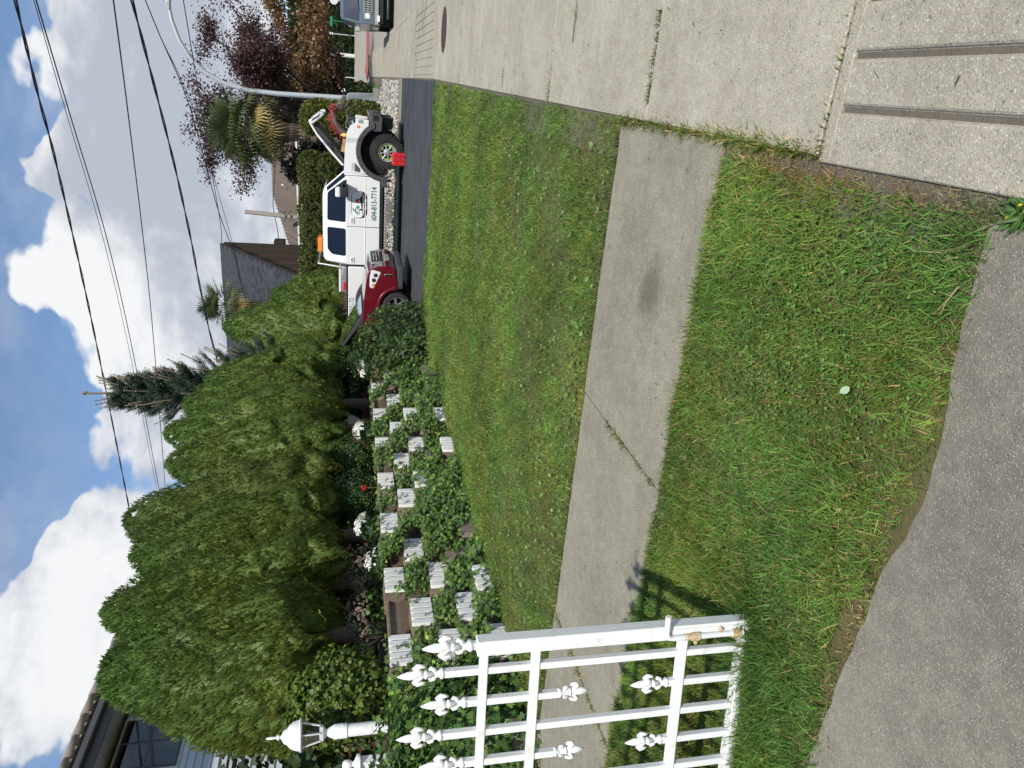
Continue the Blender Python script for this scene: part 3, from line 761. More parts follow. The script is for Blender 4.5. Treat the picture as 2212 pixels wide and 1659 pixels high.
def mound(name, label, n, c, rad, size, base, other=None, frac=.2, zmin=0.0, leaf=(ivy_v, ivy_f), parent=None, lay=.16, cat=None, kind=None, up=.35, mat='leaf', core=True):
    """a leafy mass: leaves through the outer layer of a lumpy dome"""
    u = unit(n); u[:, 2] = np.where(u[:, 2] < -.9, -u[:, 2], u[:, 2])
    lump = 1 + .10 * np.sin(u[:, 0] * 7 + c[1]) * np.sin(u[:, 1] * 6 + c[0]) + .06 * np.sin(u[:, 2] * 11 + u[:, 0] * 9)
    rr = lump * (1 - np.abs(rng.normal(0, lay, n)).clip(0, .6))
    P = np.array(c) + u * np.array(rad) * rr[:, None]
    k = P[:, 2] > zmin; P, u = P[k], u[k]; N = len(P)
    d = u / np.array(rad) * min(rad) + rng.normal(0, .45, (N, 3)); d[:, 2] += up
    ext = None
    if core:
        a = np.linspace(0, 2 * np.pi, 13)[:-1]; e = np.linspace(-.9, 1.45, 8); ev = []
        for ee in e:
            for aa in a: ev.append((c[0] + .68 * rad[0] * math.cos(ee) * math.cos(aa), c[1] + .68 * rad[1] * math.cos(ee) * math.sin(aa), max(zmin, c[2] + .68 * rad[2] * math.sin(ee))))
        ef = []
        for i in range(7):
            for j in range(12):
                a0, b0 = i * 12 + j, i * 12 + (j + 1) % 12; ef += [(a0, b0, b0 + 12), (a0, b0 + 12, a0 + 12)]
        ext = (np.array(ev), np.array(ef), np.repeat(np.array([base]), len(ev), 0))
    o = bake(name, leaf[0], leaf[1], P, frames(d), size * rng.uniform(.6, 1.35, N), tint(N, base, .26, .08, other, frac), mat, parent, extra=ext)
    if label: tag(o, label, cat, kind=kind)
    return o
mound('ivy_mound', 'thick dark ivy mound hiding the far end of the block wall beside the driveway', 9000, (-4.95, 13.8, .15), (.78, 1.65, 1.2), .058, (.040, .078, .020), (.085, .13, .03), .15, cat='ivy', kind='stuff')
mound('ivy_mound', 'ivy mound at the near end of the block wall behind the gate', 5600, (-5.35, 4.35, .1), (.85, .95, 1.15), .052, (.050, .105, .022), (.13, .21, .04), .25, cat='ivy', kind='stuff')
# spiky plant at the foot of the ivy
sp = MB()
for i in range(22):
    a = rb.uniform(0, 6.28); L = rb.uniform(.22, .4); t = rb.uniform(.3, .9)
    dx, dy = math.cos(a) * t, math.sin(a) * t
    sp.add([(-.012 * dy, .012 * dx, 0), (.012 * dy, -.012 * dx, 0), (dx * L * .6 + .016 * dy, dy * L * .6 - .016 * dx, L * .75), (dx * L * .6 - .016 * dy, dy * L * .6 + .016 * dx, L * .75), (dx * L * 1.25, dy * L * 1.25, L * .8)], [(0, 1, 2, 3), (3, 2, 4)])
M('spiky_leaf', (.14, .19, .085), .5, var=.3, vs=30)
o = sp.build('spiky_plant', 'spiky_leaf'); o.location = (-4.42, 10.9, 0); tag(o, 'spiky grassy plant at the foot of the ivy wall', 'plant')
# ------------------------------------------------------------------ white gate leaf standing open
gate = thing('gate', 'white metal gate leaf with fleur-de-lis finials standing open in the grass', 'gate', (-1.74, 1.83, 0), math.atan2(-.174, -.985))
# local x runs along the leaf (away from its free end), y is towards the camera side (-y = camera)
def bar(name, x0, x1, z0, z1, dep=.024, y=0.0, mat='white_metal', bev=.003):
    return MB().b2(x0, x1, y - dep / 2, y + dep / 2, z0, z1).build(name, mat, gate, bevel=bev)
WL = 1.35
bar('stile', -.034, .020, .01, 1.035, .05)
bar('stile', WL, WL + .05, .01, 1.035, .05)
for z0, z1, dp in ((.0, .052, .044), (.262, .292, .032), (.812, .840, .032), (.995, 1.022, .032)):
    bar('rail', .0202, WL - .0002, z0, z1, dp)
def finial_mesh():
    mb = MB()
    mb.lathe([(.0135, 0), (.018, .006), (.019, .012), (.011, .022), (.013, .028), (.0105, .034)], 10)
    mb.lathe([(.0105, .034), (.0105, .055), (.015, .060), (.015, .066), (.009, .070)], 8)
    for s in (-1, 1):
        mb.tube([(0, 0, .030), (s * .018, 0, .036), (s * .022, 0, .047), (s * .016, 0, .052)], [.007, .008, .007, .004], 7)
        mb.tube([(0, 0, .070), (s * .014, 0, .086), (s * .028, 0, .101), (s * .0335, 0, .092), (s * .0315, 0, .073), (s * .029, 0, .063)], [.009, .010, .0095, .009, .0065, .003], 8)
    # central spear leaf
    rings = []
    for h, w, dpt in ((.066, .008, .007), (.084, .012, .008), (.104, .017, .010), (.122, .0165, .009), (.142, .010, .006), (.158, .0015, .0015)):
        rings.append([(w, 0, h), (w * .5, dpt, h), (-w * .5, dpt, h), (-w, 0, h), (-w * .5, -dpt, h), (w * .5, -dpt, h)])
    mb.loft(rings)
    me = mb.mesh('finial'); bm = bmesh.new(); bm.from_mesh(me); bmesh.ops.recalc_face_normals(bm, faces=bm.faces[:]); bm.to_mesh(me); bm.free()
    me.polygons.foreach_set('use_smooth', [True] * len(me.polygons)); me.materials.append(MATS['white_metal']); return me
fin = finial_mesh()
place('finial', fin, gate, (-.010, 0, 1.048), scale=(1.08, 1.2, 1.08))
bar('finial_stem', -.022, .002, 1.034, 1.05, .024)
for i in range(11):
    x = .086 + .1205 * i
    if x > WL - .05: break
    tall = i % 2 == 0
    a = .0125
    if tall:
        bar('picket', x - a, x + a, .0515, 1.142, .024, bev=.002)
        place('finial', fin, gate, (x, 0, 1.141))
    else:
        bar('picket', x - a, x + a, .792, 1.062, .024, bev=.002)
        place('finial', fin, gate, (x, 0, 1.061)); 
        bar('picket', x - a, x + a, .738, .8122, .0235, bev=.002)
        place('finial', fin, gate, (x, 0, .739), (R_(180), 0, 0), scale=(.95, .95, .75))
        bar('picket', x - a, x + a, .0516, .318, .0235, bev=.002)
        place('finial', fin, gate, (x, 0, .317), scale=(.95, .95, .92))
bolt = MB(); bolt.tube([(.004, .036, .06), (.004, .036, .335), (.0, .037, .352), (-.014, .038, .360), (-.085, .040, .362)], [.0105] * 5, 12)
bb = bolt.build('drop_bolt', 'white_metal', gate, 45)
MB().b2(-.024, .014, .0255, .029, .05, .34).build('bolt_plate', 'white_metal', gate, bevel=.002)
for z in (.235, .075): MB().lathe([(.0118, 0), (.0155, .0), (.0155, .028), (.0118, .028)], 12, (.004, .036, z), 'z').build('bolt_guide', 'rust', gate, 40)
MB().b2(.010, .034, .031, .044, .24, .252).build('guide_tab', 'rust', gate, bevel=.003)
MB().lathe([(.0, 0), (.009, 0), (.007, .012), (.0, .014)], 8, (-.016, .029, .15), 'y').build('rivet', 'rust', gate, 40)
rust = MB()
for k in range(1): rust.lathe([(.0119, 0), (.0119, .012 + .006 * (k % 3)), (.0110, .03)], 12, (.004, .036, .262 - k * .052), 'z', caps=False)
rust.build('rust_stain', 'rust', gate, 60)

# ------------------------------------------------------------------ lantern on its post, ball-topped post
lp = thing('garden_lantern', 'white fluted post lantern with glass panes behind the ivy wall', 'lantern', (-5.62, 5.0, .9))
MB().tube([(0, 0, 0), (0, 0, .60)], .058, 20).build('post', 'white_metal', lp, 40)
MB().lathe([(.066, .58), (.066, .69), (.064, .695), (.045, .735), (.032, .76), (.034, .772)], 20).build('collar', 'white_metal', lp, 40)
for a in (0, math.pi): MB().tube([(.06 * math.cos(a), .06 * math.sin(a), .62), (.082 * math.cos(a), .082 * math.sin(a), .62)], .006, 8).build('thumbscrew', 'white_metal', lp, 40)
MB().lathe([(.032, .77), (.055, .782), (.072, .795), (.074, .81), (.078, .815), (.078, .825)], 6).build('base_ring', 'white_metal', lp)
pan = MB()
def hexp(r, k, z): a = 2 * math.pi * k / 6 + .26; return (r * math.cos(a), r * math.sin(a), z)
for k in range(6):
    MB().tube([hexp(.076, k, .822), hexp(.118, k, .985)], .0075, 6).build('corner_bar', 'white_metal', lp, 40)
    MB().add([hexp(.074, k, .824), hexp(.074, k + 1, .824), hexp(.115, k + 1, .984), hexp(.115, k, .984)], [(0, 1, 2, 3)]).build('pane', 'lantern_glass', lp)
MB().tube([(0, 0, .81), (0, 0, .87)], .013, 10).build('socket', 'white_metal', lp, 40); MB().lathe([(.012, .87), (.026, .90), (.028, .92), (.016, .95), (.001, .955)], 12).build('bulb', 'lamp_lens', lp, 60)
MB().lathe([(.118, .975), (.145, .985), (.148, .998), (.138, 1.005)], 24).build('cap_rim', 'white_metal', lp, 40)
MB().lathe([(.130, 1.004), (.126, 1.03), (.116, 1.06), (.098, 1.092), (.076, 1.11), (.07, 1.112)], 56, flute=.018).build('cap', 'white_metal', lp, 30)
MB().lathe([(.07, 1.111), (.066, 1.13), (.048, 1.15), (.026, 1.16), (.014, 1.168), (.013, 1.18), (.025, 1.19), (.022, 1.198), (.010, 1.21), (.011, 1.23), (.014, 1.255), (.009, 1.29), (.001, 1.30)], 20).build('top_finial', 'white_metal', lp, 40)
bp = thing('ball_post', 'white post topped with a round ball beside the brick wall', 'post', (-5.92, 4.88, .9))
MB().b2(-.045, .045, -.045, .045, 0, .46).build('shaft', 'white_metal', bp, bevel=.006)
MB().lathe([(.085, .46), (.085, .485), (.06, .50), (.03, .515), (.022, .53), (.028, .538)], 20).build('cap', 'white_metal', bp, 40)
MB().lathe([(.002, .53), (.028, .54), (.042, .56), (.045, .58), (.042, .60), (.028, .62), (.002, .626)], 18).build('ball', 'white_metal', bp, 60)

# ------------------------------------------------------------------ cypress row
shoot_v, shoot_f, shoot_c = [], [], []
rr_ = random.Random(21)
for k in range(6):
    a = rr_.uniform(0, 6.28); tl = rr_.uniform(.45, 1.3); L = rr_.uniform(.7, 1.15); w = rr_.uniform(.17, .26)
    dx, dy, dz = math.cos(a) * math.sin(tl), math.sin(a) * math.sin(tl), math.cos(tl)
    px, py = -math.sin(a), math.cos(a); b = Vector((rr_.uniform(-.3, .3), rr_.uniform(-.3, .3), rr_.uniform(-.2, .1)))
    o = len(shoot_v); D = Vector((dx, dy, dz)); S = Vector((px, py, rr_.uniform(-.3, .3)))
    shoot_v += [tuple(b), tuple(b + D * L * .55 + S * w), tuple(b + D * L), tuple(b + D * L * .55 - S * w)]
    shoot_f += [(o, o + 1, o + 2), (o, o + 2, o + 3)]
    g = rr_.uniform(.85, 1.15); shoot_c += [g * .9, g, g * 1.15, g]
sp_v, sp_f, sp_c = [], [], []
for k in range(4):      # a flat upright spray of scale leaves: four overlapping pointed shoots, facing +y
    bx, bz_, by = rr_.uniform(-.5, .5), rr_.uniform(-.45, .35), rr_.uniform(-.12, .22); L = rr_.uniform(.85, 1.2); w = rr_.uniform(.17, .23); ln = rr_.uniform(-.35, .35); tip = rr_.uniform(.0, .35)
    o = len(sp_v); sp_v += [(bx, by, bz_), (bx + ln * L * .55 + w, by + tip * .4, bz_ + L * .5), (bx + ln * L, by + tip, bz_ + L), (bx + ln * L * .55 - w, by + tip * .4, bz_ + L * .5)]
    sp_f += [(o, o + 1, o + 2), (o, o + 2, o + 3)]; g = rr_.uniform(.88, 1.12); sp_c += [g * .92, g, g * 1.18, g]
def crown_surface(th, t, R, H0, seed):
    """radius of a clipped cypress crown at angle th and height share t, with soft vertical plumes and hollows"""
    r = np.where(t < .2, .25 + .75 * np.sqrt(np.clip(t / .2, 0, 1)), (1 - np.clip(t - .2, 0, .8) / .8) ** .5)
    a = seed * 1.7
    lump = .12 * np.sin(4 * th + a + 1.6 * np.sin(5 * t + a)) * np.sin(3 + 9 * t + 2 * th + a) + .06 * np.sin(7 * th - 3 * t * 5 + a * 2) * np.sin(14 * t + a + th) + .03 * np.sin(15 * th + 21 * t + a)
    hol = np.sin(3 * th + 7 * t + a * 3) * np.sin(5 * th - 11 * t + a) * np.sin(2.3 * th + 17 * t)
    lump = lump - .42 * np.clip(hol - .38, 0, 1)
    return np.maximum(R * (r + lump * (1 - t * .45)), .015 * (1 - t))
def crown_hem(th, t, seed): return (1 - t) ** 3 * (.13 * np.sin(3 * th + seed * 2.1) + .08 * np.sin(7 * th + seed))
def egg_crown(name, parent, R, z0, z1, n, size, base, seed, away, tops=()):
    Ps, Ds, ev, ef = [], [], [], []
    parts = [(0, 0, R, z0, z1, int(n * .62))] + [(dx, dy, rr, zz0, zz1, int(n * .14)) for dx, dy, rr, zz0, zz1 in tops]
    pr = random.Random(seed * 5 + 1); a_ = math.atan2(away[1], away[0])
    for k in range(7):      # upright plumes that stand out of the crown
        ang = a_ + (-1.45 + 2.9 * k / 6) + pr.uniform(-.2, .2); b0 = z0 - .06 + pr.uniform(0, .62) * (z1 - z0) * (.9 if k % 2 else .35); hh_ = pr.uniform(.75, 1.25)
        tt = min(.9, max(.1, (b0 + hh_ * .35 - z0) / (z1 - z0))); rad = R * (1 - max(0, (tt - .2) / .8)) ** .5 * .66
        parts.append((rad * math.cos(ang), rad * math.sin(ang), R * pr.uniform(.34, .44), b0, b0 + hh_, int(n * .075)))
    for q, (dx, dy, RR, a0, a1, m) in enumerate(parts):
        c = int(m * 2.4); th = rng.uniform(0, 2 * np.pi, c); t = rng.random(c) ** 1.35
        out = np.stack([np.cos(th), np.sin(th)], 1)
        k = (out @ np.array(away) > -.3) | (rng.random(c) < .2); th, t, out = th[k][:m], t[k][:m], out[k][:m]
        r = crown_surface(th, t, RR, a1 - a0, seed + q) - np.abs(rng.normal(0, .035, len(th)))
        r = np.maximum(r, 0)
        Ps.append(np.stack([dx + out[:, 0] * r, dy + out[:, 1] * r, a0 + (a1 - a0) * t + crown_hem(th, t, seed + q)], 1)); Ds.append(np.stack([out[:, 0], out[:, 1], np.full(len(th), .28)], 1))
        nt, nh = 26, 36; o = len(ev)
        tg, hg = [g.ravel() for g in np.meshgrid(np.linspace(0, 1, nt), np.arange(nh) * 2 * np.pi / nh, indexing='ij')]
        rg = np.maximum(crown_surface(hg, tg, RR, 1, seed + q) - .055, .01)
        ev += list(zip(dx + rg * np.cos(hg), dy + rg * np.sin(hg), a0 + (a1 - a0) * tg * .975 + crown_hem(hg, tg, seed + q)))
        for i in range(nt - 1):
            for j in range(nh): p0, p1 = o + i * nh + j, o + i * nh + (j + 1) % nh; ef += [(p0, p1, p1 + nh), (p0, p1 + nh, p0 + nh)]
        o2 = len(ev); ev.append((dx, dy, a0 + .12)); ef += [(o2, o + (j + 1) % nh, o + j) for j in range(nh)]
    P, O = np.vstack(Ps), np.vstack(Ds); N = len(P)
    zax = np.array([0, 0, .85]) + O * .42 + rng.normal(0, .2, (N, 3)); zax /= np.linalg.norm(zax, axis=1, keepdims=True)
    yax = O + rng.normal(0, .28, (N, 3)); yax -= zax * (yax * zax).sum(1, keepdims=True); yax /= np.linalg.norm(yax, axis=1, keepdims=True)
    Rm = np.stack([np.cross(yax, zax), yax, zax], 2)
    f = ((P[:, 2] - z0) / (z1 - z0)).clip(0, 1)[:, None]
    col = tint(N, base, .17, .05, tuple(np.array(base) * 1.45), .22) * (np.array([[1.14, .93, .85]]) * (1 - f) + np.array([[.94, 1.03, 1.2]]) * f)     # more olive foliage low down, cooler green towards the top
    return bake(name, sp_v, sp_f, P, Rm, size * rng.uniform(.75, 1.25, N), col, 'crown_leaf', parent, pcol=sp_c, extra=(np.array(ev), np.array(ef), np.repeat(np.array([base]), len(ev), 0)))
def cypress(label, X, Y, zb, zt, cb, r, n, seed, size=.046, group='row of clipped cypress trees', tops=(), base=(.112, .180, .040), trunk=(0, 0)):
    t = thing('cypress_tree', label, 'tree', (X, Y, zb), group=group); c0 = cb - zb; H_ = zt - zb
    tx, ty = trunk; tr = MB(); tr.tube([(tx, ty, -.05), (tx + .02, ty + .01, .4), (tx * .6, ty * .6, .9), (0, 0, c0 + .9)], [.125, .11, .09, .05], 10)
    for k in range(5):
        a = k * 1.3 + seed; tr.tube([(tx * .5, ty * .5, c0 - .12 + k * .08), (.25 * math.cos(a), .25 * math.sin(a), c0 + .2 + k * .08), (.4 * math.cos(a), .4 * math.sin(a), c0 + .6 + k * .1)], [.035, .025, .012], 6)
    tr.build('trunk', 'bark', t, 60)
    aw = Vector((-X, -Y)).normalized()
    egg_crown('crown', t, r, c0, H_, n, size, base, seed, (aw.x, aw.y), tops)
    return t
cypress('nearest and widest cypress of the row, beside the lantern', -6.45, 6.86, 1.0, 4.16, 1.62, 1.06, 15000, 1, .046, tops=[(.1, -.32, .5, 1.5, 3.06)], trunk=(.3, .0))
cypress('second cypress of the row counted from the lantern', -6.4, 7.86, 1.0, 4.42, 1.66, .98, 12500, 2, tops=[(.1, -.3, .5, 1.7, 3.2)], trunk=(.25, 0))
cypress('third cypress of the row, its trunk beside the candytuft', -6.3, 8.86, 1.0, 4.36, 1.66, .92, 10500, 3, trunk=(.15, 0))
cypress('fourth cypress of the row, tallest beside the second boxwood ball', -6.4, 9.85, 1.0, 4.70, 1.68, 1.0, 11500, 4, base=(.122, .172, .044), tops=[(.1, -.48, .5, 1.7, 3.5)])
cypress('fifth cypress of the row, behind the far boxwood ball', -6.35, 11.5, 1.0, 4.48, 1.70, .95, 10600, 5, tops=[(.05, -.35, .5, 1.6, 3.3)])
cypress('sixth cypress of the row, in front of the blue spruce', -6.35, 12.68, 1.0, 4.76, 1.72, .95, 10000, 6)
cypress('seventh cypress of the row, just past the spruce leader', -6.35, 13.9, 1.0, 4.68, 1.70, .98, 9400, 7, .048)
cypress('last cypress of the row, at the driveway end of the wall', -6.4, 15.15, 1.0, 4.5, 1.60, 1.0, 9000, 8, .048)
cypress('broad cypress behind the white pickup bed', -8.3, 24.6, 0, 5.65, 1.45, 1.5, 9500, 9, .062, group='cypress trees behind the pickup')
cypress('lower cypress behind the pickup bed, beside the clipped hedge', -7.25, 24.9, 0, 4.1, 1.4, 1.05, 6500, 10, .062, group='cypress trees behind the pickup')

# ------------------------------------------------------------------ spruce
spv, spf, spc = [], [], []
for k in range(14):       # a twig densely set with needles
    a = k * 2.4; z = k / 14
    for s in (0, 1):
        aa = a + s * 3.1; o = len(spv); r0 = .16
        spv += [(0, 0, z - .05), (r0 * math.cos(aa) - .03 * math.sin(aa), r0 * math.sin(aa) + .03 * math.cos(aa), z + .10), (r0 * math.cos(aa) + .03 * math.sin(aa), r0 * math.sin(aa) - .03 * math.cos(aa), z + .12)]
        spf.append((o, o + 1, o + 2)); spc += [.8, 1.05, 1.05]
sprc = thing('spruce_tree', 'blue green spruce with bare pointed leaders above the cypresses', 'tree', (-9.0, 20.6, 0))
T = MB(); T.tube([(0, 0, 0), (0, 0, 5), (0, 0, 8.0), (-.02, 0, 8.85)], [.16, .10, .035, .018], 8); T.build('trunk', 'dark_bark', sprc, 60)
Pp, Dd = [], []; br = MB(); rt = random.Random(5); cand = MB()
cand.tube([(0, 0, 7.75), (0, 0, 8.6), (-.02, 0, 8.86)], [.024, .028, .022], 7)
for k in range(60): 
    a, z = k * 2.4, 7.7 + rt.random() * 1.1; cand.tube([(.02 * math.cos(a), .02 * math.sin(a), z), (.05 * math.cos(a), .05 * math.sin(a), z + .05)], [.008, .003], 4)
for k in range(4): cand.lathe([(.0, -.03), (.03, 0), (.03, .03), (0, .06)], 7, (.03 * math.cos(k * 1.6), .03 * math.sin(k * 1.6), 8.8 + .02 * k))
zz = 2.4
while zz < 7.9:
    n = 8; Lb = max(.35, (8.6 - zz) * .29)
    for k in range(n):
        a = rt.uniform(0, 6.28); rise = rt.uniform(.28, .75)
        end = Vector((math.cos(a) * Lb, math.sin(a) * Lb, zz + Lb * rise + .12)); st_ = Vector((0, 0, zz))
        mid = st_.lerp(end, .5) - Vector((0, 0, .06 * Lb)); pts = [st_, mid, end]
        br.tube(pts, [.022, .015, .010], 5)
        m = int(7 + Lb * 11)
        for j in range(m):
            t = .15 + .85 * j / m; p = st_.lerp(mid, t * 2) if t < .5 else mid.lerp(end, t * 2 - 1)
            dv = (end - st_).normalized()
            for sd in (-1, 1):
                side = Vector((-math.sin(a), math.cos(a), 0)) * sd
                Pp.append(p + side * rt.uniform(0, .03)); Dd.append(dv * .75 + side * rt.uniform(.3, .9) + Vector((0, 0, rt.uniform(-.1, .7))))
        Pp.append(end - dv * .1); Dd.append(dv)
        if rt.random() < .45:
            q = end; e2 = q + (dv * .5 + Vector((0, 0, .75))).normalized() * rt.uniform(.3, .55)
            cand.tube([q - dv * .1, e2], [.018, .014], 6); cand.lathe([(0, -.02), (.022, 0), (.018, .03), (0, .045)], 6, tuple(e2))
    zz += .21 - (.06 if zz > 6.5 else 0)
br.build('branch', 'dark_bark', sprc); cand.build('bud_shoots', 'candle_bud', sprc)['kind'] = 'stuff'
Pp, Dd = np.array([tuple(p) for p in Pp]), np.array([tuple(p) for p in Dd]); N = len(Pp)
bake('needles', spv, spf, Pp, frames(Dd), rng.uniform(.20, .34, N), tint(N, (.036, .066, .044), .2, .06, (.055, .088, .056), .25), 'leaf', sprc, pcol=spc)
for k in range(5): pass

# ------------------------------------------------------------------ shrubs on the terrace
box_v = [(-.5, 0, 0), (0, -.1, .06), (.5, 0, 0), (.42, .5, .05), (0, 1, 0), (-.42, .5, .05)]; box_f = [(0, 1, 5), (1, 2, 3), (1, 3, 5), (5, 3, 4)]
def shrub(name, label, c, rad, n, size, base, other=None, frac=.2, z0=1.0, leaf=(box_v, box_f), cat='shrub', group=None):
    t = thing(name, label, cat, (c[0], c[1], z0), group=group)
    s = MB()
    for k in range(5): a = k * 1.26; s.tube([(0, 0, -.03), (.3 * rad[0] * math.cos(a), .3 * rad[1] * math.sin(a), rad[2] * .8), (.6 * rad[0] * math.cos(a), .6 * rad[1] * math.sin(a), rad[2] * 1.4)], [.018, .012, .005], 5)
    s.build('stem', 'dark_bark', t)
    mound('foliage', None, n, (0, 0, c[2] - z0), rad, size, base, other, frac, zmin=.02, leaf=leaf, parent=t, lay=.12)
    return t
shrub('boxwood_ball', 'clipped boxwood ball nearest the red azalea flower', (-5.95, 9.55, 1.38), (.46, .46, .44), 3800, .026, (.030, .070, .016), (.05, .10, .02), .2, group='clipped boxwood balls under the cypresses')
shrub('boxwood_ball', 'clipped boxwood ball beside the large white candytuft', (-5.95, 10.72, 1.40), (.50, .48, .46), 3800, .026, (.034, .078, .016), (.05, .10, .02), .2, group='clipped boxwood balls under the cypresses')
shrub('boxwood_ball', 'clipped boxwood ball at the far driveway end of the wall', (-5.95, 15.0, 1.30), (.55, .75, .5), 3000, .03, (.030, .066, .016), (.05, .10, .02), .2, group='clipped boxwood balls under the cypresses')
shrub('leafy_shrub', 'bushy light green leafed shrub between lantern and nearest block', (-5.85, 5.62, 1.52), (.42, .52, .56), 4200, .042, (.075, .125, .018), (.12, .17, .03), .3, z0=1.0)
shrub('backdrop_shrub', 'added dark laurel backdrop keeping the gaps between the cypress trunks dark', (-8.6, 9.2, 2.0), (.7, 3.2, 1.3), 3000, .11, (.03, .06, .018))  # both laurels are added as backdrop so the trunk gaps stay dark
shrub('backdrop_shrub', 'added dark laurel backdrop behind the far cypress trunks', (-8.9, 13.9, 1.9), (.7, 2.0, 1.2), 2200, .11, (.03, .055, .018))
shrub('leafy_shrub', 'low yellow green shrub in the shade behind the trunks', (-7.2, 8.5, 1.4), (.4, .5, .45), 1500, .04, (.08, .13, .02))
# candytuft: dark foliage under white flower heads
fl_v = [(math.cos(a) * .5, math.sin(a) * .5, .1 if i % 2 else 0) for i, a in enumerate(np.linspace(0, 2 * math.pi, 9)[:-1])] + [(0, 0, .22)]
fl_f = [(8, i, (i + 1) % 8) for i in range(8)]
def candytuft(label, c, rad, nf, nl, base=(.74, .74, .72)):
    t = thing('candytuft', label, 'flowers', (c[0], c[1], 1.0), group='white candytuft along the wall top')
    mound('foliage', None, nl, (0, 0, c[2] - 1.0 - .05), rad, .03, (.03, .07, .018), zmin=.0, leaf=(box_v, box_f), parent=t)
    u = unit(nf); u[:, 0] = np.abs(u[:, 0]) * .8 + .1; u[:, 2] = np.abs(u[:, 2]); u[:, 1] -= .2
    cc = unit(9); cc[:, 2] = np.abs(cc[:, 2]); cc[:, 0] = np.abs(cc[:, 0])
    u = cc[rng.integers(0, 9, nf)] * .75 + u * .38
    P = np.array([0, 0, c[2] - 1.0]) + u * np.array(rad) * 1.05
    bk_ = bake('flowers', fl_v, fl_f, P, frames(u + rng.normal(0, .3, (nf, 3))), rng.uniform(.016, .034, nf), tint(nf, base, .06, .02), 'leaf', t); bk_['kind'] = 'stuff'
candytuft('largest clump of white candytuft in front of a trunk', (-5.55, 11.05, 1.18), (.16, .36, .20), 520, 500)
candytuft('white candytuft clump nearest the third trunk', (-5.58, 8.22, 1.22), (.15, .28, .16), 300, 500)
candytuft('sparse white candytuft beside the second trunk', (-5.55, 7.42, 1.12), (.15, .25, .14), 70, 500)
candytuft('straggling white candytuft near the far end of the wall', (-5.5, 13.8, 1.12), (.15, .5, .16), 130, 700)
for lab, y, n in (('faded pinkish flower bush behind the second trunk', 7.95, 520), ('faded pinkish flower bush beside the nearest trunk', 7.05, 420)):
    t = thing('flower_bush', lab, 'bush', (-6.05, y, 1.0), group='faded pinkish flower bushes')
    mound('foliage', None, 500, (0, 0, .2), (.25, .38, .28), .045, (.07, .14, .025), zmin=0, leaf=(box_v, box_f), parent=t, core=False)
    u = unit(n); u[:, 2] = np.abs(u[:, 2])
    bk_ = bake('flowers', fl_v, fl_f, np.array([0, 0, .25]) + u * np.array([.26, .38, .28]), frames(u), rng.uniform(.02, .036, n), tint(n, (.25, .18, .15), .2, .05), 'leaf', t); bk_['kind'] = 'stuff'
az = thing('azalea_sprig', 'single red azalea bloom beside the boxwood ball', 'flower', (-5.52, 9.15, 1.02))
sg = MB(); sg.tube([(0, 0, 0), (.01, .0, .2)], .004, 5); sg.build('stem', 'stalk_green', az); M('azalea', (.62, .06, .04), .6)
fmb = MB()
for k in range(9): a = k * 2.4; fmb.lathe([(.002, 0), (.018, .012), (.03, .03), (.022, .032)], 6, (.022 * math.cos(a), .03 * math.sin(a), .19 + .006 * k))
fmb.build('bloom', 'azalea', az, 60)
bush = thing('bare_twig_bush', 'bare twiggy bush beside the nearest trunk', 'bush', (-6.0, 6.65, 1.0))
tb = MB()
for k in range(70):
    a = rt.uniform(0, 6.28); L = rt.uniform(.25, .55); e = Vector((math.cos(a) * L * .6, math.sin(a) * L * .75, L)); tb.tube([(0, 0, 0), e * .5 + Vector((0, 0, .03)), e], [.005, .003, .0015], 4)
tb.build('twigs', 'dark_bark', bush)
# ------------------------------------------------------------------ house on the left
hs = thing('brick_house', 'house with pale blue siding over brick and a tiled roof, left behind the cypresses', 'house', (-11, 9.5, 0))
MB().b2(-6, -.06, -4.5, 6.5, 0, 5.45).build('wall', 'mortar', hs)
bk = MB().b2(-.05, .045, -.105, .105, -.0345, .0345).mesh('brick'); bk.materials.append(MATS['brick'])
rbk = random.Random(12)
for c in range(19):
    z = 1.06 + c * .078
    for i in range(13):
        y = -1.0 + i * .222 + (.111 if c % 2 else 0)
        if z < 2.35 and .62 < y < 1.32: continue
        place('brick', bk, hs, (rbk.uniform(-.004, .004), y, z), scale=(1, rbk.uniform(.97, 1.0), 1))
MB().b2(-.05, .02, -4.5, -1.15, 1.0, 2.52).build('brickwork', 'brick', hs); MB().b2(-.05, .02, 1.95, 6.5, 1.0, 2.52).build('brickwork', 'brick', hs)
lw = MB().b2(-.03, .06, .64, 1.30, 1.15, 2.34).build('window', 'dark_fascia', hs)
MB().b2(.061, .066, .70, .95, 1.22, 2.28).build('pane', 'glass', lw); MB().b2(.061, .066, .99, 1.24, 1.22, 2.28).build('pane', 'glass', lw)
MB().b2(-.03, .05, -.9, 1.9, 2.52, 2.58).build('band', 'siding_trim', hs)
for i in range(21):
    z = 2.59 + i * .132
    for (ya, yb) in ([(-4.5, 6.5)] if z < 4.2 else [(-4.5, -.12), (.98, 6.5)]):
        m = MB(); m.prism([(-.05, z), (.022, z), (.004, z + .13), (-.05, z + .13)], ya, yb, 'y'); m.build('siding_board', 'siding', hs)
uw = MB().b2(-.04, .03, -.12, .98, 4.28, 5.36).build('window', 'siding_trim', hs)
fr = MB(); fr.b2(.031, .045, -.09, .95, 4.32, 5.33); fr.build('frame', 'dark_fascia', uw)
for ya, yb in ((-.06, .42), (.46, .92)):
    MB().b2(.046, .052, ya, yb, 4.35, 4.82).build('pane', 'dark_glass', uw); MB().b2(.046, .052, ya, yb, 4.85, 5.30).build('pane', 'dark_glass', uw)
MB().b2(-.05, .62, -4.8, 6.8, 5.44, 5.47).build('soffit', 'siding_trim', hs)
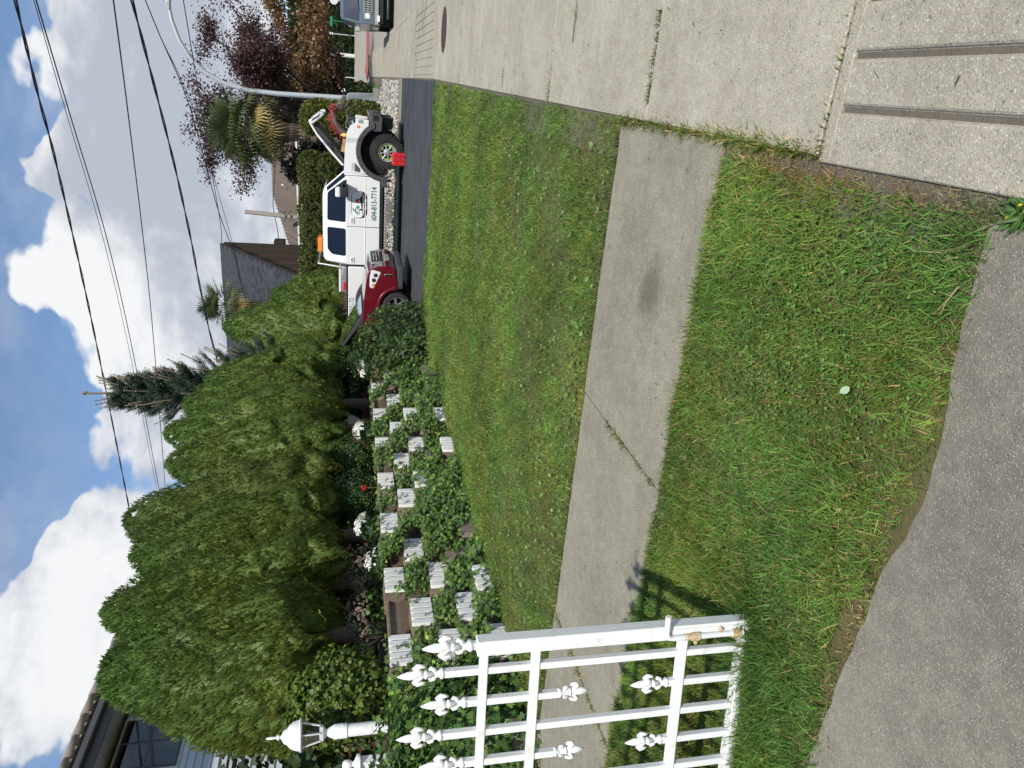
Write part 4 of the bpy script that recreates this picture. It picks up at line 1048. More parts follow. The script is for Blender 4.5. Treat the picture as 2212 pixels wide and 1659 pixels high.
MB().b2(.62, .66, -4.8, 6.8, 5.40, 5.66).build('fascia', 'dark_fascia', hs)
MB().b2(.66, .78, -4.8, 6.8, 5.54, 5.66).build('gutter', 'dark_fascia', hs, bevel=.02)
rf = MB().add([(.72, -4.8, 5.68), (.72, 6.8, 5.68), (-3.2, 6.8, 7.2), (-3.2, -4.8, 7.2)], [(0, 1, 2, 3)]).build('roof', 'house_tile', hs)
tl = MB(); n = 7
tl.loft([[(.0 + .42 * j, .11 * math.cos(math.pi * k / n), .085 * math.sin(math.pi * k / n) + .012 * j) for k in range(n + 1)] for j in (0, 1)][::-1], caps=False)
tlm = tl.mesh('tile'); tlm.materials.append(MATS['house_tile']); tlm.polygons.foreach_set('use_smooth', [True] * len(tlm.polygons))
for i in range(34):
    for r in range(2): place('tile', tlm, rf, (.80 - r * .38, -2.6 + i * .23, 5.69 + r * .15), (0, R_(21), R_(180)))
capm = MB().lathe([(.085, 0), (.075, .47)], 12, axis='y').mesh('ridge_cap'); capm.materials.append(MATS['house_tile']); capm.polygons.foreach_set('use_smooth', [True] * len(capm.polygons))
for i in range(13): place('ridge_cap', capm, rf, (.70, -2.5 + i * .43, 5.80), (R_(-1.5), 0, 0))

# ------------------------------------------------------------------ vehicles: shared pieces
def arc(cx, cz, r, a0, a1, n=10): return [(cx + r * math.cos(a0 + (a1 - a0) * i / n), cz + r * math.sin(a0 + (a1 - a0) * i / n)) for i in range(n + 1)]
def rounded(pts, r=.05, n=4):
    out = []; m = len(pts)
    for i in range(m):
        p0, p, p1 = Vector(pts[i - 1]), Vector(pts[i]), Vector(pts[(i + 1) % m])
        a, b = (p0 - p), (p1 - p); q = min(r, a.length * .45, b.length * .45); A, B = p + a.normalized() * q, p + b.normalized() * q
        for k in range(n + 1):
            t = k / n; out.append(tuple((1 - t) ** 2 * A + 2 * t * (1 - t) * p + t * t * B))
    return out
def on_side(poly, yf, th=.004, sgn=-1):
    """thin plate lying on a slanted body side; yf(z) gives the side's half width"""
    n = len(poly)
    A = [(x, sgn * (yf(z) + .001), z) for x, z in poly]; B = [(x, sgn * (yf(z) + .001 + th), z) for x, z in poly]
    return MB().add(A + B, [tuple(range(n)), tuple(range(2 * n - 1, n - 1, -1))] + [(i, (i + 1) % n, n + (i + 1) % n, n + i) for i in range(n)])
def wheel(parent, x, y, z, r, w, rim_r, spokes, rim_mat, sgn=-1, lugs=0, spoke_mat='alloy', hub_mat='alloy', green=False):
    o = bpy.data.objects.new('wheel', None); COL.objects.link(o); o.parent = parent; o.location = (x, y, z); o.rotation_euler = (0, 0, 0 if sgn < 0 else math.pi)
    h = w / 2
    t = MB().lathe([(rim_r, -h * .9), (rim_r + .03, -h), (r - .05, -h * .98), (r - .012, -h * .8), (r, -h * .5), (r, h * .5), (r - .012, h * .8), (r - .05, h * .98), (rim_r + .03, h), (rim_r, h * .9)], 40, axis='y', caps=False)
    if lugs:
        for k in range(lugs):
            a = 2 * math.pi * k / lugs; c, s = math.cos(a), math.sin(a); Rm = Matrix.Rotation(-a, 3, 'Y')
            for yy in (-h * .62, -h * .05, h * .55): t.box((c * (r + .002), yy + (.02 if k % 2 else 0), s * (r + .002)), (.026, w * .25, .055), mat=Rm)
            t.box((c * (r - .03), -h * .97, s * (r - .03)), (.05, .02, .05), mat=Rm)
    t.build('tyre', 'rubber', o, 40)
    rm = MB(); rm.lathe([(rim_r, -h * .9), (rim_r + .008, -h * .96), (rim_r - .012, -h * .92), (rim_r - .03, -h * .45), (rim_r - .04, h * .2)], 32, axis='y', caps=False)
    d = rm.build('rim', rim_mat, o, 40)
    MB().lathe([(rim_r - .042, -h * .12), (.001, -h * .10)], 24, axis='y').build('brake_disc', 'dark_void', o)
    for k in range(spokes):
        a = 2 * math.pi * k / spokes + .2; c, s = math.cos(a), math.sin(a); Rm = Matrix.Rotation(-a, 3, 'Y')
        m = MB(); m.box((c * rim_r * .55, -h * .72, s * rim_r * .55), (rim_r * .80, .03, rim_r * (.16 if green else .24)), mat=Rm); m.build('spoke', spoke_mat, o, bevel=.006)
        if green:
            a2 = a + math.pi / spokes; c2, s2 = math.cos(a2), math.sin(a2); Rm2 = Matrix.Rotation(-a2, 3, 'Y')
            m = MB(); m.box((c2 * rim_r * .80, -h * .60, s2 * rim_r * .80), (rim_r * .20, .03, rim_r * .46), mat=Rm2); m.build('rim_inset', 'green_rim', o, bevel=.006)
    MB().lathe([(rim_r * .40, -h * .70), (rim_r * .40, -h * .80), (rim_r * .22, -h * .90), (.001, -h * .92)], 20, axis='y').build('hub', hub_mat, o, 40)
    return o

# ------------------------------------------------------------------ white pickup, hood up
TX, TY = -4.0, 21.62
tk = thing('pickup_truck', 'white crew cab pickup with raised hood, company lettering and green rims', 'truck', (TX, TY, .01))
L = lambda X: X - TX
HW = 1.0
def yside(z): return .985 if z < 1.53 else .985 - .20 * (z - 1.53) / .67
wx, wr, rx = L(-1.84), .46, L(-6.05)
arch_f = arc(wx, .50, .66, R_(-8), R_(188), 18)
fend = [(L(-1.36), .98), (L(-1.16), .98), (L(-1.14), 1.30), (L(-1.22), 1.44), (L(-1.4), 1.53), (L(-1.9), 1.585), (L(-2.42), 1.615), (L(-2.515), 1.60), (L(-2.495), .63)]
fend += [p for p in reversed(arc(wx, .50, .70, R_(45), R_(172), 16))]
fend = [(L(-1.16), .98), (L(-1.14), 1.30), (L(-1.22), 1.44), (L(-1.4), 1.53), (L(-1.9), 1.585), (L(-2.42), 1.615), (L(-2.515), 1.60), (L(-2.495), .60)] + [p for p in reversed(arc(wx, .50, .68, R_(38), R_(171), 16))]
for s in (-1, 1): MB().prism(fend, s * HW, s * .78, 'y').build('fender', 'truck_white', tk, 40, bevel=.03, seg=3)
# wheel-arch flares with rivets
for s in (-1, 1):
    for cx, nm in ((wx, 0), (rx, 1)):
        o_, i_ = arc(cx, .50, .80, R_(22), R_(186), 22), arc(cx, .50, .66, R_(25), R_(186), 22)
        m = MB(); m.prism(o_ + i_[::-1], s * (HW + .055), s * (HW - .10), 'y'); f = m.build('fender_flare', 'grey_trim', tk, 40, bevel=.02, seg=2)
        if s < 0:
            for k in range(9): a = R_(32 + k * 18); MB().lathe([(.001, -.014), (.014, -.01), (.017, 0)], 8, (cx + .755 * math.cos(a), -(HW + .056), .50 + .755 * math.sin(a)), 'y').build('rivet', 'black_trim', f, 40)
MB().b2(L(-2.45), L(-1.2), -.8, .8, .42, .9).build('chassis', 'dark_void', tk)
MB().b2(L(-7.3), L(-2.45), -.75, .75, .50, .70).build('frame_rail', 'black_trim', tk)
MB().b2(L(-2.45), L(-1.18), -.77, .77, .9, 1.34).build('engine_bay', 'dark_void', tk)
eb = MB(); re_ = random.Random(8)
for k in range(38):
    eb.box((L(re_.uniform(-2.3, -1.2)), re_.uniform(-.7, .7), re_.uniform(1.32, 1.50)), (re_.uniform(.05, .3), re_.uniform(.05, .3), re_.uniform(.05, .16)), rz=re_.uniform(0, 3))
for k in range(8): 
    x, y = re_.uniform(-2.2, -1.15), re_.uniform(-.7, .5); eb.tube([(L(x), y, 1.35), (L(x + .1), y + .1, 1.56), (L(x + .3), y + .2, 1.5), (L(x + .35), y + .3, 1.35)], .03, 6)
eb.build('engine', 'engine', tk)
MB().b2(L(-1.17), L(-1.10), -.62, .62, .95, 1.36).build('radiator', 'black_trim', tk)
MB().b2(L(-1.19), L(-1.13), -.72, .72, 1.355, 1.40).build('radiator_support', 'aluminium', tk)
# headlights
for s in (-1, 1):
    hp = rounded([(L(-1.29), .96), (L(-1.05), .95), (L(-1.02), 1.30), (L(-1.22), 1.31)], .03)
    h = MB().prism(hp, s * (HW + .004), s * .70, 'y').build('headlight', 'lamp_lens', tk, 40, bevel=.015)
    MB().b2(L(-1.27), L(-1.20), s * (HW + .012), s * .9, 1.19, 1.27).build('turn_signal', 'orange_lens', h, bevel=.01)
    MB().b2(L(-1.15), L(-1.045), s * (HW + .009), s * .9, 1.10, 1.24).build('lamp_reflector', 'chrome', h, bevel=.01)
# bumper
bpoly = rounded([(L(-1.33), .60), (L(-.98), .58), (L(-.86), .66), (L(-.86), .90), (L(-.95), .945), (L(-1.33), .92)], .04)
bm_ = MB().prism(bpoly, -1.02, 1.02, 'y').build('bumper', 'grey_trim', tk, 40, bevel=.05, seg=3)
MB().b2(L(-.865), L(-.85), -.78, -.45, .70, .84).build('fog_recess', 'dark_void', bm_); MB().b2(L(-1.06), L(-.92), -1.026, -1.0, .70, .84).build('fog_lamp', 'dark_void', bm_)
MB().b2(L(-.93), L(-.88), -.98, .98, .947, .97).build('bumper_lip', 'aluminium', bm_)
for y in (-.62, .62): MB().b2(L(-1.25), L(-.95), y - .12, y + .12, .30, .58).build('tow_bracket', 'black_trim', tk, bevel=.03)
axl = MB(); axl.tube([(wx, -.85, .45), (wx, .85, .45)], .06, 8); axl.tube([(rx, -.85, .45), (rx, .85, .45)], .07, 8); axl.lathe([(.0, -.2), (.16, -.1), (.16, .1), (0, .2)], 12, (wx, .2, .45), 'y'); axl.build('axle', 'black_trim', tk, 50)
# cab
MB().b2(L(-5.0), L(-2.5), -.96, .96, .66, 1.50).build('cab_body', 'black_trim', tk)
belt = [(L(-2.36), -.93), (L(-2.36), .93), (L(-2.5), .97), (L(-5.0), .97), (L(-5.02), -.97), (L(-2.5), -.97)]
cab = MB()
r0 = [(x, y, 1.532) for x, y in [(L(-2.33), -.92), (L(-2.33), .92), (L(-2.56), .982), (L(-4.98), .982), (L(-5.03), .9), (L(-5.03), -.9), (L(-4.98), -.982), (L(-2.56), -.982)]]
r1 = [(x, y, 2.10) for x, y in [(L(-2.86), -.77), (L(-2.86), .77), (L(-3.02), .812), (L(-4.93), .812), (L(-4.97), .76), (L(-4.97), -.76), (L(-4.93), -.812), (L(-3.02), -.812)]]
r2 = [(x, y, 2.18) for x, y in [(L(-3.0), -.72), (L(-3.0), .72), (L(-3.12), .76), (L(-4.85), .76), (L(-4.9), .7), (L(-4.9), -.7), (L(-4.85), -.76), (L(-3.12), -.76)]]
r3 = [(x, y, 2.205) for x, y in [(L(-3.2), -.6), (L(-3.2), .6), (L(-3.3), .66), (L(-4.7), .66), (L(-4.8), .6), (L(-4.8), -.6), (L(-4.7), -.66), (L(-3.3), -.66)]]
cab.loft([r0, r1, r2, r3]); cab.build('cab_roof', 'truck_white', tk, 50, bevel=.02)
ws = MB(); e = .006
def wsp(y, z): t = (z - 1.532) / (2.10 - 1.532); return (L(-2.33) + (L(-2.86) - L(-2.33)) * t + e, y * (1 - .16 * t), z + e)
ws.add([wsp(-.87, 1.56), wsp(.87, 1.56), wsp(.86, 2.09), wsp(-.86, 2.09)], [(0, 1, 2, 3)])
ws.build('windshield', 'dark_glass', tk)
wsd = MB().add([(p[0] - .003, p[1], p[2] - .003) for p in (wsp(-.87, 1.56), wsp(.87, 1.56), wsp(.86, 2.09), wsp(-.86, 2.09))], [(0, 1, 2, 3)]); wsd.build('windshield_interior', 'dark_void', tk)
for s in (-1, 1): on_side([(L(-2.40), 1.575), (L(-2.545), 1.575), (L(-2.985), 2.07), (L(-2.885), 2.08)], yside, .004, s).build('windshield_corner', 'dark_glass', tk); on_side([(L(-2.40), 1.575), (L(-2.545), 1.575), (L(-2.985), 2.07), (L(-2.885), 2.08)], lambda z: yside(z) - .0035, .002, s).build('corner_liner', 'black_trim', tk)
MB().tube([(L(-2.29), -.85, 1.585), (L(-2.31), -.2, 1.60)], .012, 6).build('wiper', 'black_trim', tk)
MB().b2(L(-2.45), L(-2.24), -.92, .92, 1.50, 1.60).build('cowl', 'black_trim', tk, bevel=.02)
# near corner pillar window (windshield side wrap)
def door(x0, x1, wpoly, hx, rear=False):
    d = {}
    for s in (-1, 1):
        m = MB().prism([(x0, .635), (x1, .635), (x1, 1.535), (x0, 1.535)], s * (HW - .004), s * .90, 'y')
        dd = m.build('door', 'truck_white', tk, 40, bevel=.012); d[s] = dd
        w = on_side(rounded(wpoly, .06), yside, .004, s); w.build('window', 'dark_glass', dd)
        w = on_side([(x, z) for x, z in rounded(wpoly, .06)], lambda z: yside(z) - .0035, .002, s); w.build('window_liner', 'black_trim', dd)
        h = MB().b2(hx - .10, hx + .07, s * (HW + .016), s * (HW - .005), 1.335, 1.435).build('handle', 'truck_white', dd, bevel=.012)
        MB().b2(hx - .06, hx + .045, s * (HW + .022), s * (HW + .012), 1.375, 1.425).build('handle_recess', 'aluminium', h, bevel=.006)
        MB().b2(x0 + .01, x1 - .01, s * (HW + .004), s * (HW - .01), 1.02, 1.05).build('crease', 'truck_white', dd, bevel=.014, seg=2)
    return d
dfr = door(L(-3.905), L(-2.525), [(L(-2.62), 1.56), (L(-2.64), 1.60), (L(-3.02), 2.06), (L(-3.78), 2.075), (L(-3.80), 1.575), (L(-3.05), 1.555), (L(-2.98), 1.50), (L(-2.66), 1.50)][1:5] + [(L(-2.64), 1.56)], L(-3.72))
drr = door(L(-4.995), L(-3.92), [(L(-3.98), 1.57), (L(-3.97), 2.075), (L(-4.60), 2.075), (L(-4.74), 1.95), (L(-4.76), 1.57)], L(-4.84), True)
# lettering and emblem on the near front door
nd = dfr[-1]; yl = -(HW + .0015)
text('604-813-7714', .205, nd, 'green_letter', (L(-3.25), yl, .79), sx=.80, offset=.003)
em = MB().prism(rounded([(L(-3.66), .985), (L(-2.92), .985), (L(-2.92), 1.415), (L(-3.66), 1.415)], .20, 8), yl + .001, yl - .0015, 'y').build('emblem', 'logo_black', nd)
ew = MB().prism(rounded([(L(-3.645), 1.078), (L(-2.935), 1.078), (L(-2.935), 1.40), (L(-3.645), 1.40)], .16, 8), yl - .0015, yl - .003, 'y').build('emblem_field', 'logo_white', em)
def flat(name, polys, mat, y): 
    m = MB()
    for p in polys: m.prism(p, y, y - .001, 'y')
    return m.build(name, mat, em)
cx = L(-3.29)
flat('emblem_sun', [arc(cx + .10, 1.245, .062, 0, 6.2, 18)], 'logo_red', yl - .003)
tree_p = [[(cx - .24, 1.30), (cx - .17, 1.34), (cx - .09, 1.30), (cx - .16, 1.285)], [(cx - .32, 1.25), (cx - .22, 1.285), (cx - .15, 1.255), (cx - .24, 1.24)], [(cx - .16, 1.26), (cx - .08, 1.285), (cx - .01, 1.26), (cx - .09, 1.235)],
          [(cx - .30, 1.20), (cx - .21, 1.228), (cx - .15, 1.20), (cx - .24, 1.185)], [(cx - .13, 1.21), (cx - .07, 1.24), (cx + .0, 1.22), (cx - .06, 1.19)], [(cx - .20, 1.345), (cx - .14, 1.385), (cx - .08, 1.35)]]
flat('emblem_tree', tree_p, 'logo_green', yl - .003)
flat('emblem_ground', [[(cx - .33, 1.105), (cx + .31, 1.105), (cx + .28, 1.13), (cx + .2, 1.135), (cx + .02, 1.16), (cx - .1, 1.13), (cx - .13, 1.22), (cx - .15, 1.22), (cx - .155, 1.13)], [(cx + .02, 1.13), (cx + .1, 1.24), (cx + .12, 1.19), (cx + .16, 1.215), (cx + .24, 1.13)]], 'logo_black', yl - .0042)
flat('emblem_snow', [[(cx + .06, 1.18), (cx + .10, 1.228), (cx + .115, 1.19), (cx + .09, 1.165)], [(cx + .14, 1.18), (cx + .158, 1.20), (cx + .18, 1.17)], [(cx + .0, 1.15), (cx + .05, 1.19), (cx + .06, 1.15)]], 'logo_white', yl - .0054)
text('Est. 1986', .085, em, 'logo_white', (cx + .02, yl - .0025, 1.03), sx=.9, offset=.0015)
# badge and vent on the fender
MB().prism([(L(-2.16), 1.33), (L(-2.40), 1.33), (L(-2.42), 1.17), (L(-2.32), 1.17)], -(HW + .004), -(HW - .02), 'y').build('fender_vent', 'engine', tk, bevel=.008)
text('F350', .09, tk, 'aluminium', (L(-2.28), -(HW + .003), 1.375), sx=1.1, extr=.004)
# mirror
mir = MB().b2(L(-3.06), L(-2.80), -1.40, -1.22, 1.50, 1.70).build('mirror', 'black_trim', tk, bevel=.03, seg=3)
MB().b2(L(-3.06), L(-2.80), -1.40, -1.22, 1.702, 1.84).build('mirror_cap', 'truck_white', mir, bevel=.035, seg=3)
for z in (1.55, 1.66): MB().b2(L(-2.88), L(-2.74), -1.24, -.95, z - .02, z + .02).build('mirror_arm', 'black_trim', mir, bevel=.01)
MB().prism([(L(-2.62), 1.54), (L(-2.80), 1.54), (L(-2.80), 1.74)], -.99, -.95, 'y').build('mirror_base', 'black_trim', mir)
# running board
rbd = MB().b2(L(-5.05), L(-2.78), -1.08, -.92, .455, .51).build('running_board', 'aluminium', tk, bevel=.015)
for k in range(26): MB().b2(L(-4.95 + k * .08), L(-4.95 + k * .08 + .045), -1.083, -1.06, .50, .514).build('tread_slot', 'black_trim', rbd)
MB().b2(L(-2.78), L(-2.55), -1.06, -.9, .46, .60).build('step_end', 'grey_trim', rbd, bevel=.03)
MB().b2(L(-5.0), L(-2.5), -.97, -.90, .56, .634).build('rocker', 'black_trim', tk)
for x in (-2.95, -4.45): MB().tube([(L(x), -.9, .5), (L(x), -.95, .30)], .012, 6).build('hanger', 'black_trim', tk)
# bed
bedp = [(L(-5.06), .72), (L(-5.06), 1.505), (L(-7.45), 1.505), (L(-7.45), .80), (rx - .72, .80)] + arc(rx, .50, .70, R_(155), R_(25), 14) + [(rx + .72, .72)]
for s in (-1, 1): MB().prism(bedp, s * (HW - .002), s * .88, 'y').build('bed_side', 'truck_white', tk, 40, bevel=.02)
MB().b2(L(-7.4), L(-5.06), -.88, .88, .85, .90).build('bed_floor', 'black_trim', tk); MB().b2(L(-7.45), L(-7.40), -.88, .88, .85, 1.5).build('tailgate', 'truck_white', tk, bevel=.02)
for s in (-1, 1): MB().b2(L(-7.45), L(-5.06), s * .86, s * (HW + .004), 1.507, 1.545).build('bed_rail', 'black_trim', tk, bevel=.01)
bs = MB(); 
text('SCAPES & GARDENS LTD.', .19, tk, 'green_letter', (L(-6.62), -(HW + .0015), 1.40), sx=.62, shear=.18)
# headache rack, beacon, tool box
rk = MB(); rk.tube([(L(-5.12), -.92, 1.54), (L(-5.02), -.88, 2.33), (L(-5.02), .88, 2.33), (L(-5.12), .92, 1.54)], .028, 8); rk.build('cab_rack', 'aluminium', tk, 50)
MB().b2(L(-5.35), L(-5.1), -.95, -.80, 1.546, 1.66).build('rack_foot', 'aluminium', tk, bevel=.01)
MB().lathe([(.10, 0), (.10, .02), (.03, .03)], 14, (L(-4.95), -.45, 2.345)).build('rack_knob', 'black_trim', tk, 40)
MB().b2(L(-5.0), L(-4.48), -.2, .2, 2.205, 2.235).build('beacon_base', 'black_trim', tk)
MB().b2(L(-4.84), L(-4.42), -.22, .22, 2.236, 2.37).build('beacon', 'orange_lens', tk, bevel=.03, seg=3)
tb_ = MB().b2(L(-5.85), L(-5.18), -.82, .8, 1.545, 1.76).build('tool_box', 'aluminium', tk, bevel=.015)
MB().b2(L(-5.86), L(-5.17), -.83, .81, 1.70, 1.765).build('box_lid', 'truck_white', tb_, bevel=.012); MB().b2(L(-5.80), L(-5.56), -.835, -.82, 1.57, 1.64).build('box_plate', 'red_plastic', tb_)
# hood, hinged at the cowl and standing open
hp0, hp1, hp2 = Vector((L(-2.30), 1.66)), Vector((L(-1.28), 2.50)), Vector((L(-.93), 2.15))
hood = MB(); W = .80
th = Vector((-(hp1 - hp0).y, (hp1 - hp0).x)).normalized()
side = [tuple(hp0), (L(-1.95), 1.99), (L(-1.55), 2.33), tuple(hp1), tuple(hp1 + Vector((.06, -.02))), (L(-1.5), 2.295), (L(-1.9), 1.95), tuple(hp0 + Vector((.03, -.05)))]
hood.prism(side, -W, W, 'y'); hd = hood.build('hood', 'truck_white', tk, 50, bevel=.012)
nose = [tuple(hp1), (L(-1.19), 2.535), (L(-.96), 2.26), (L(-.93), 2.15), (L(-1.0), 2.12), (L(-1.10), 2.20), (L(-1.26), 2.42)]
for s in (-1, 1): MB().prism(nose, s * W, s * (W - .16), 'y').build('hood_nose', 'truck_white', hd, 50, bevel=.02)
MB().prism([(L(-1.25), 2.47), (L(-1.19), 2.49), (L(-.98), 2.24), (L(-1.03), 2.21)], -W + .17, W - .17, 'y').build('grille', 'black_trim', hd)
for k in range(4):
    t = k / 3; MB().box((L(-1.16 + .17 * t), 0, 2.465 - .20 * t), (.02, 2 * W - .36, .035)).build('grille_bar', 'chrome', hd)
gl = MB().prism([(L(-1.20), 2.44), (L(-1.175), 2.455), (L(-1.0), 2.235), (L(-1.02), 2.215)], -W - .003, -W + .01, 'y').build('nose_slot', 'black_trim', hd)
un = MB().prism([tuple(hp0 + Vector((.06, -.06))), (L(-1.9), 1.94), (L(-1.5), 2.28), (L(-1.30), 2.42), (L(-1.36), 2.26), (L(-1.5), 2.12), (L(-1.85), 1.80), tuple(hp0 + Vector((.12, -.10)))], -W + .04, W - .04, 'y').build('hood_liner', 'grey_fibre', hd, bevel=.02)
hz = MB(); hz.tube([(L(-1.95), -W + .02, 1.80), (L(-1.88), -W + .01, 1.92), (L(-1.74), -W + .01, 1.95), (L(-1.72), -W + .0, 2.02)], .012, 6); hz.build('wiring', 'black_trim', hd)
MB().tube([(L(-1.62), -.7, 2.16), (L(-1.98), -.72, 1.60)], .012, 8).build('hood_strut', 'black_trim', tk)
for s in (-1, 1):
    wheel(tk, wx, s * .90, wr, wr, .30, .235, 8, 'alloy', s, lugs=30, green=True)
    wheel(tk, rx, s * .90, wr, wr, .30, .235, 8, 'alloy', s, lugs=30, green=True)
for s in (-1,): MB().b2(L(-2.62), L(-2.595), -1.02, -.75, .32, .66).build('mud_flap', 'rubber', tk)
# things left lying in the engine bay
o = MB().box((0, 0, .05), (.34, .2, .11)).build('cardboard_box', 'cardboard', bevel=.004); o.location = (-1.78, TY - .72, 1.575); o.rotation_euler = (0, .16, .15); tag(o, 'small brown cardboard box lying on the engine bay', 'box')
yb_ = thing('yellow_bottle', 'yellow bottle standing in the engine bay of the pickup', 'bottle', (-1.50, TY - .66, 1.54))
MB().lathe([(.05, 0), (.055, .02), (.055, .10), (.03, .13), (.02, .14)], 12).build('body', 'yellow_plastic', yb_, 40); MB().lathe([(.024, .14), (.024, .165), (.001, .167)], 10).build('cap', 'logo_white', yb_, 40)
# three red canisters by the front wheel
for i, lab in enumerate(('right hand red canister standing against the green wheel', 'middle red canister standing against the green wheel', 'left hand red canister standing against the green wheel')):
    c = thing('red_canister', lab, 'canister', (-1.865 - i * .112, TY - 1.22, .008), group='three red canisters by the truck wheel')
    poly = rounded([(-.05, 0), (.05, 0), (.05, .30), (.03, .335), (-.03, .335), (-.05, .30)], .02)
    MB().prism(poly, -.11, .11, 'y').build('body', 'red_plastic', c, 40, bevel=.012)
    MB().b2(-.012, .012, -.1115, -.1, .06, .15).build('slot', 'black_trim', c); MB().b2(-.012, .012, -.1115, -.1, .20, .26).build('slot', 'black_trim', c)
    MB().lathe([(.018, 0), (.018, .02), (.001, .022)], 10, (0, .03, .334)).build('cap', 'red_plastic', c, 40)

# ------------------------------------------------------------------ red SUV
SX, SY = -6.4, 17.62
sv = thing('red_suv', 'dark red SUV with chrome grille parked nose out, half hidden by ivy', 'car', (SX, SY, .008))
L = lambda X: X - SX
W = .92; w1, w2, r1_ = L(-5.05), L(-7.76), .35
top = [(L(-8.75), .45), (L(-8.78), .9), (L(-8.6), 1.08), (L(-5.25), 1.15), (L(-4.9), 1.13), (L(-4.4), 1.075), (L(-4.22), 1.03), (L(-4.12), .95), (L(-4.06), .78), (L(-4.05), .55), (L(-4.12), .40)]
body = top + [(w1 + .44, .33)] + arc(w1, .33, .42, R_(-2), R_(182), 16) + [(w1 - .46, .30), (w2 + .46, .30)] + arc(w2, .33, .42, R_(-2), R_(182), 16)
MB().prism(body, -W, W, 'y').build('body', 'red_paint', sv, 40, bevel=.075, seg=4)
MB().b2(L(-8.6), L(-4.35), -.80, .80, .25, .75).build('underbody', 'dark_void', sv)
gh = MB()
gr = [[(L(-8.65), -.86, 1.07), (L(-5.22), -.86, 1.14), (L(-5.22), .86, 1.14), (L(-8.65), .86, 1.07)], [(L(-8.35), -.66, 1.66), (L(-6.15), -.66, 1.665), (L(-6.15), .66, 1.665), (L(-8.35), .66, 1.66)], [(L(-8.2), -.5, 1.70), (L(-6.4), -.5, 1.71), (L(-6.4), .5, 1.71), (L(-8.2), .5, 1.70)]]
gh.loft(gr[:2]); gh.build('cabin', 'black_trim', sv, 40, bevel=.03, seg=2)
MB().loft([[(x * 1.0, y * 1.02, z - .015) for x, y, z in gr[1]], gr[2]]).build('roof', 'red_paint', sv, 40, bevel=.03, seg=2)
def q(y, t): return (L(-5.22) + (L(-6.15) - L(-5.22)) * t + .012, y * (.86 - .2 * t), 1.14 + .525 * t + .012)
MB().add([q(-.93, .04), q(.93, .04), q(.93, .95), q(-.93, .95)], [(0, 1, 2, 3)]).build('windshield', 'glass', sv)
MB().add([tuple(Vector(p) - Vector((.006, 0, .006))) for p in (q(-.93, .04), q(.93, .04), q(.93, .95), q(-.93, .95))], [(0, 1, 2, 3)]).build('cabin_interior', 'dark_void', sv)
ysv = lambda z: .865 - .2 * (z - 1.10) / .56
for p in ([(L(-5.45), 1.16), (L(-6.18), 1.62), (L(-6.78), 1.63), (L(-6.78), 1.12)], [(L(-6.85), 1.15), (L(-6.85), 1.60), (L(-7.9), 1.58), (L(-8.1), 1.15)]):
    on_side(rounded(p, .05), ysv, .006).build('side_window', 'dark_glass', sv)
MB().b2(L(-5.75), L(-5.60), -1.08, -.9, 1.13, 1.27).build('mirror', 'red_paint', sv, bevel=.04, seg=3)
# nose: headlights, chrome grille, fog lamps, black apron
for s in (-1, 1):
    hl = MB(); hl.prism(rounded([(L(-4.62), .90), (L(-4.20), .72), (L(-4.14), .96), (L(-4.30), 1.0), (L(-4.58), 1.005)], .05), s * (W + .006), s * .60, 'y'); h = hl.build('headlight', 'lamp_lens', sv, 40, bevel=.02)
    MB().b2(L(-4.56), L(-4.49), s * (W + .012), s * .86, .87, .94).build('turn_signal', 'orange_lens', h, bevel=.008)
    for xx, zz_ in ((-4.40, .90), (-4.28, .86)): MB().lathe([(.0, -.004), (.05, 0), (.055, .03)], 14, (L(xx), s * (W + .008), zz_), 'y').build('reflector', 'chrome', h, 40)
    MB().b2(L(-4.30), L(-4.24), s * (W + .005), s * .8, .46, .66).build('fog_lamp', 'chrome', sv, bevel=.012)
gp = MB().b2(L(-4.11), L(-4.035), -.60, .60, .66, 1.0).build('grille_surround', 'chrome', sv, bevel=.04, seg=3)
MB().b2(L(-4.036), L(-4.02), -.52, .52, .70, .95).build('grille', 'black_trim', gp)
for z in (.76, .83, .90): MB().b2(L(-4.025), L(-4.01), -.52, .52, z - .008, z + .008).build('grille_bar', 'chrome', gp)
text('GMC', .12, gp, 'chrome', (L(-4.008), 0, .85), rot=(R_(90), 0, R_(90)), extr=.006)
MB().b2(L(-4.10), L(-4.03), -.26, .26, .52, .64).build('number_plate', 'aluminium', sv, bevel=.006)
MB().b2(L(-4.62), L(-4.07), -.9, .9, .20, .38).build('apron', 'grey_trim', sv, bevel=.05, seg=3)
for s in (-1, 1):
    o_, i_ = arc(w1, .33, .50, R_(5), R_(178), 16), arc(w1, .33, .42, R_(5), R_(178), 16)
    MB().prism(o_ + i_[::-1], s * (W + .012), s * (W - .06), 'y').build('arch_lip', 'red_paint', sv, 40, bevel=.015)
    wheel(sv, w1, s * .80, r1_, r1_, .23, .235, 6, 'alloy', s, hub_mat='grey_trim'); wheel(sv, w2, s * .80, r1_, r1_, .23, .235, 6, 'alloy', s, hub_mat='grey_trim')
MB().tube([(L(-5.3), -.6, 1.175), (L(-5.34), .1, 1.19)], .01, 6).build('wiper', 'black_trim', sv)

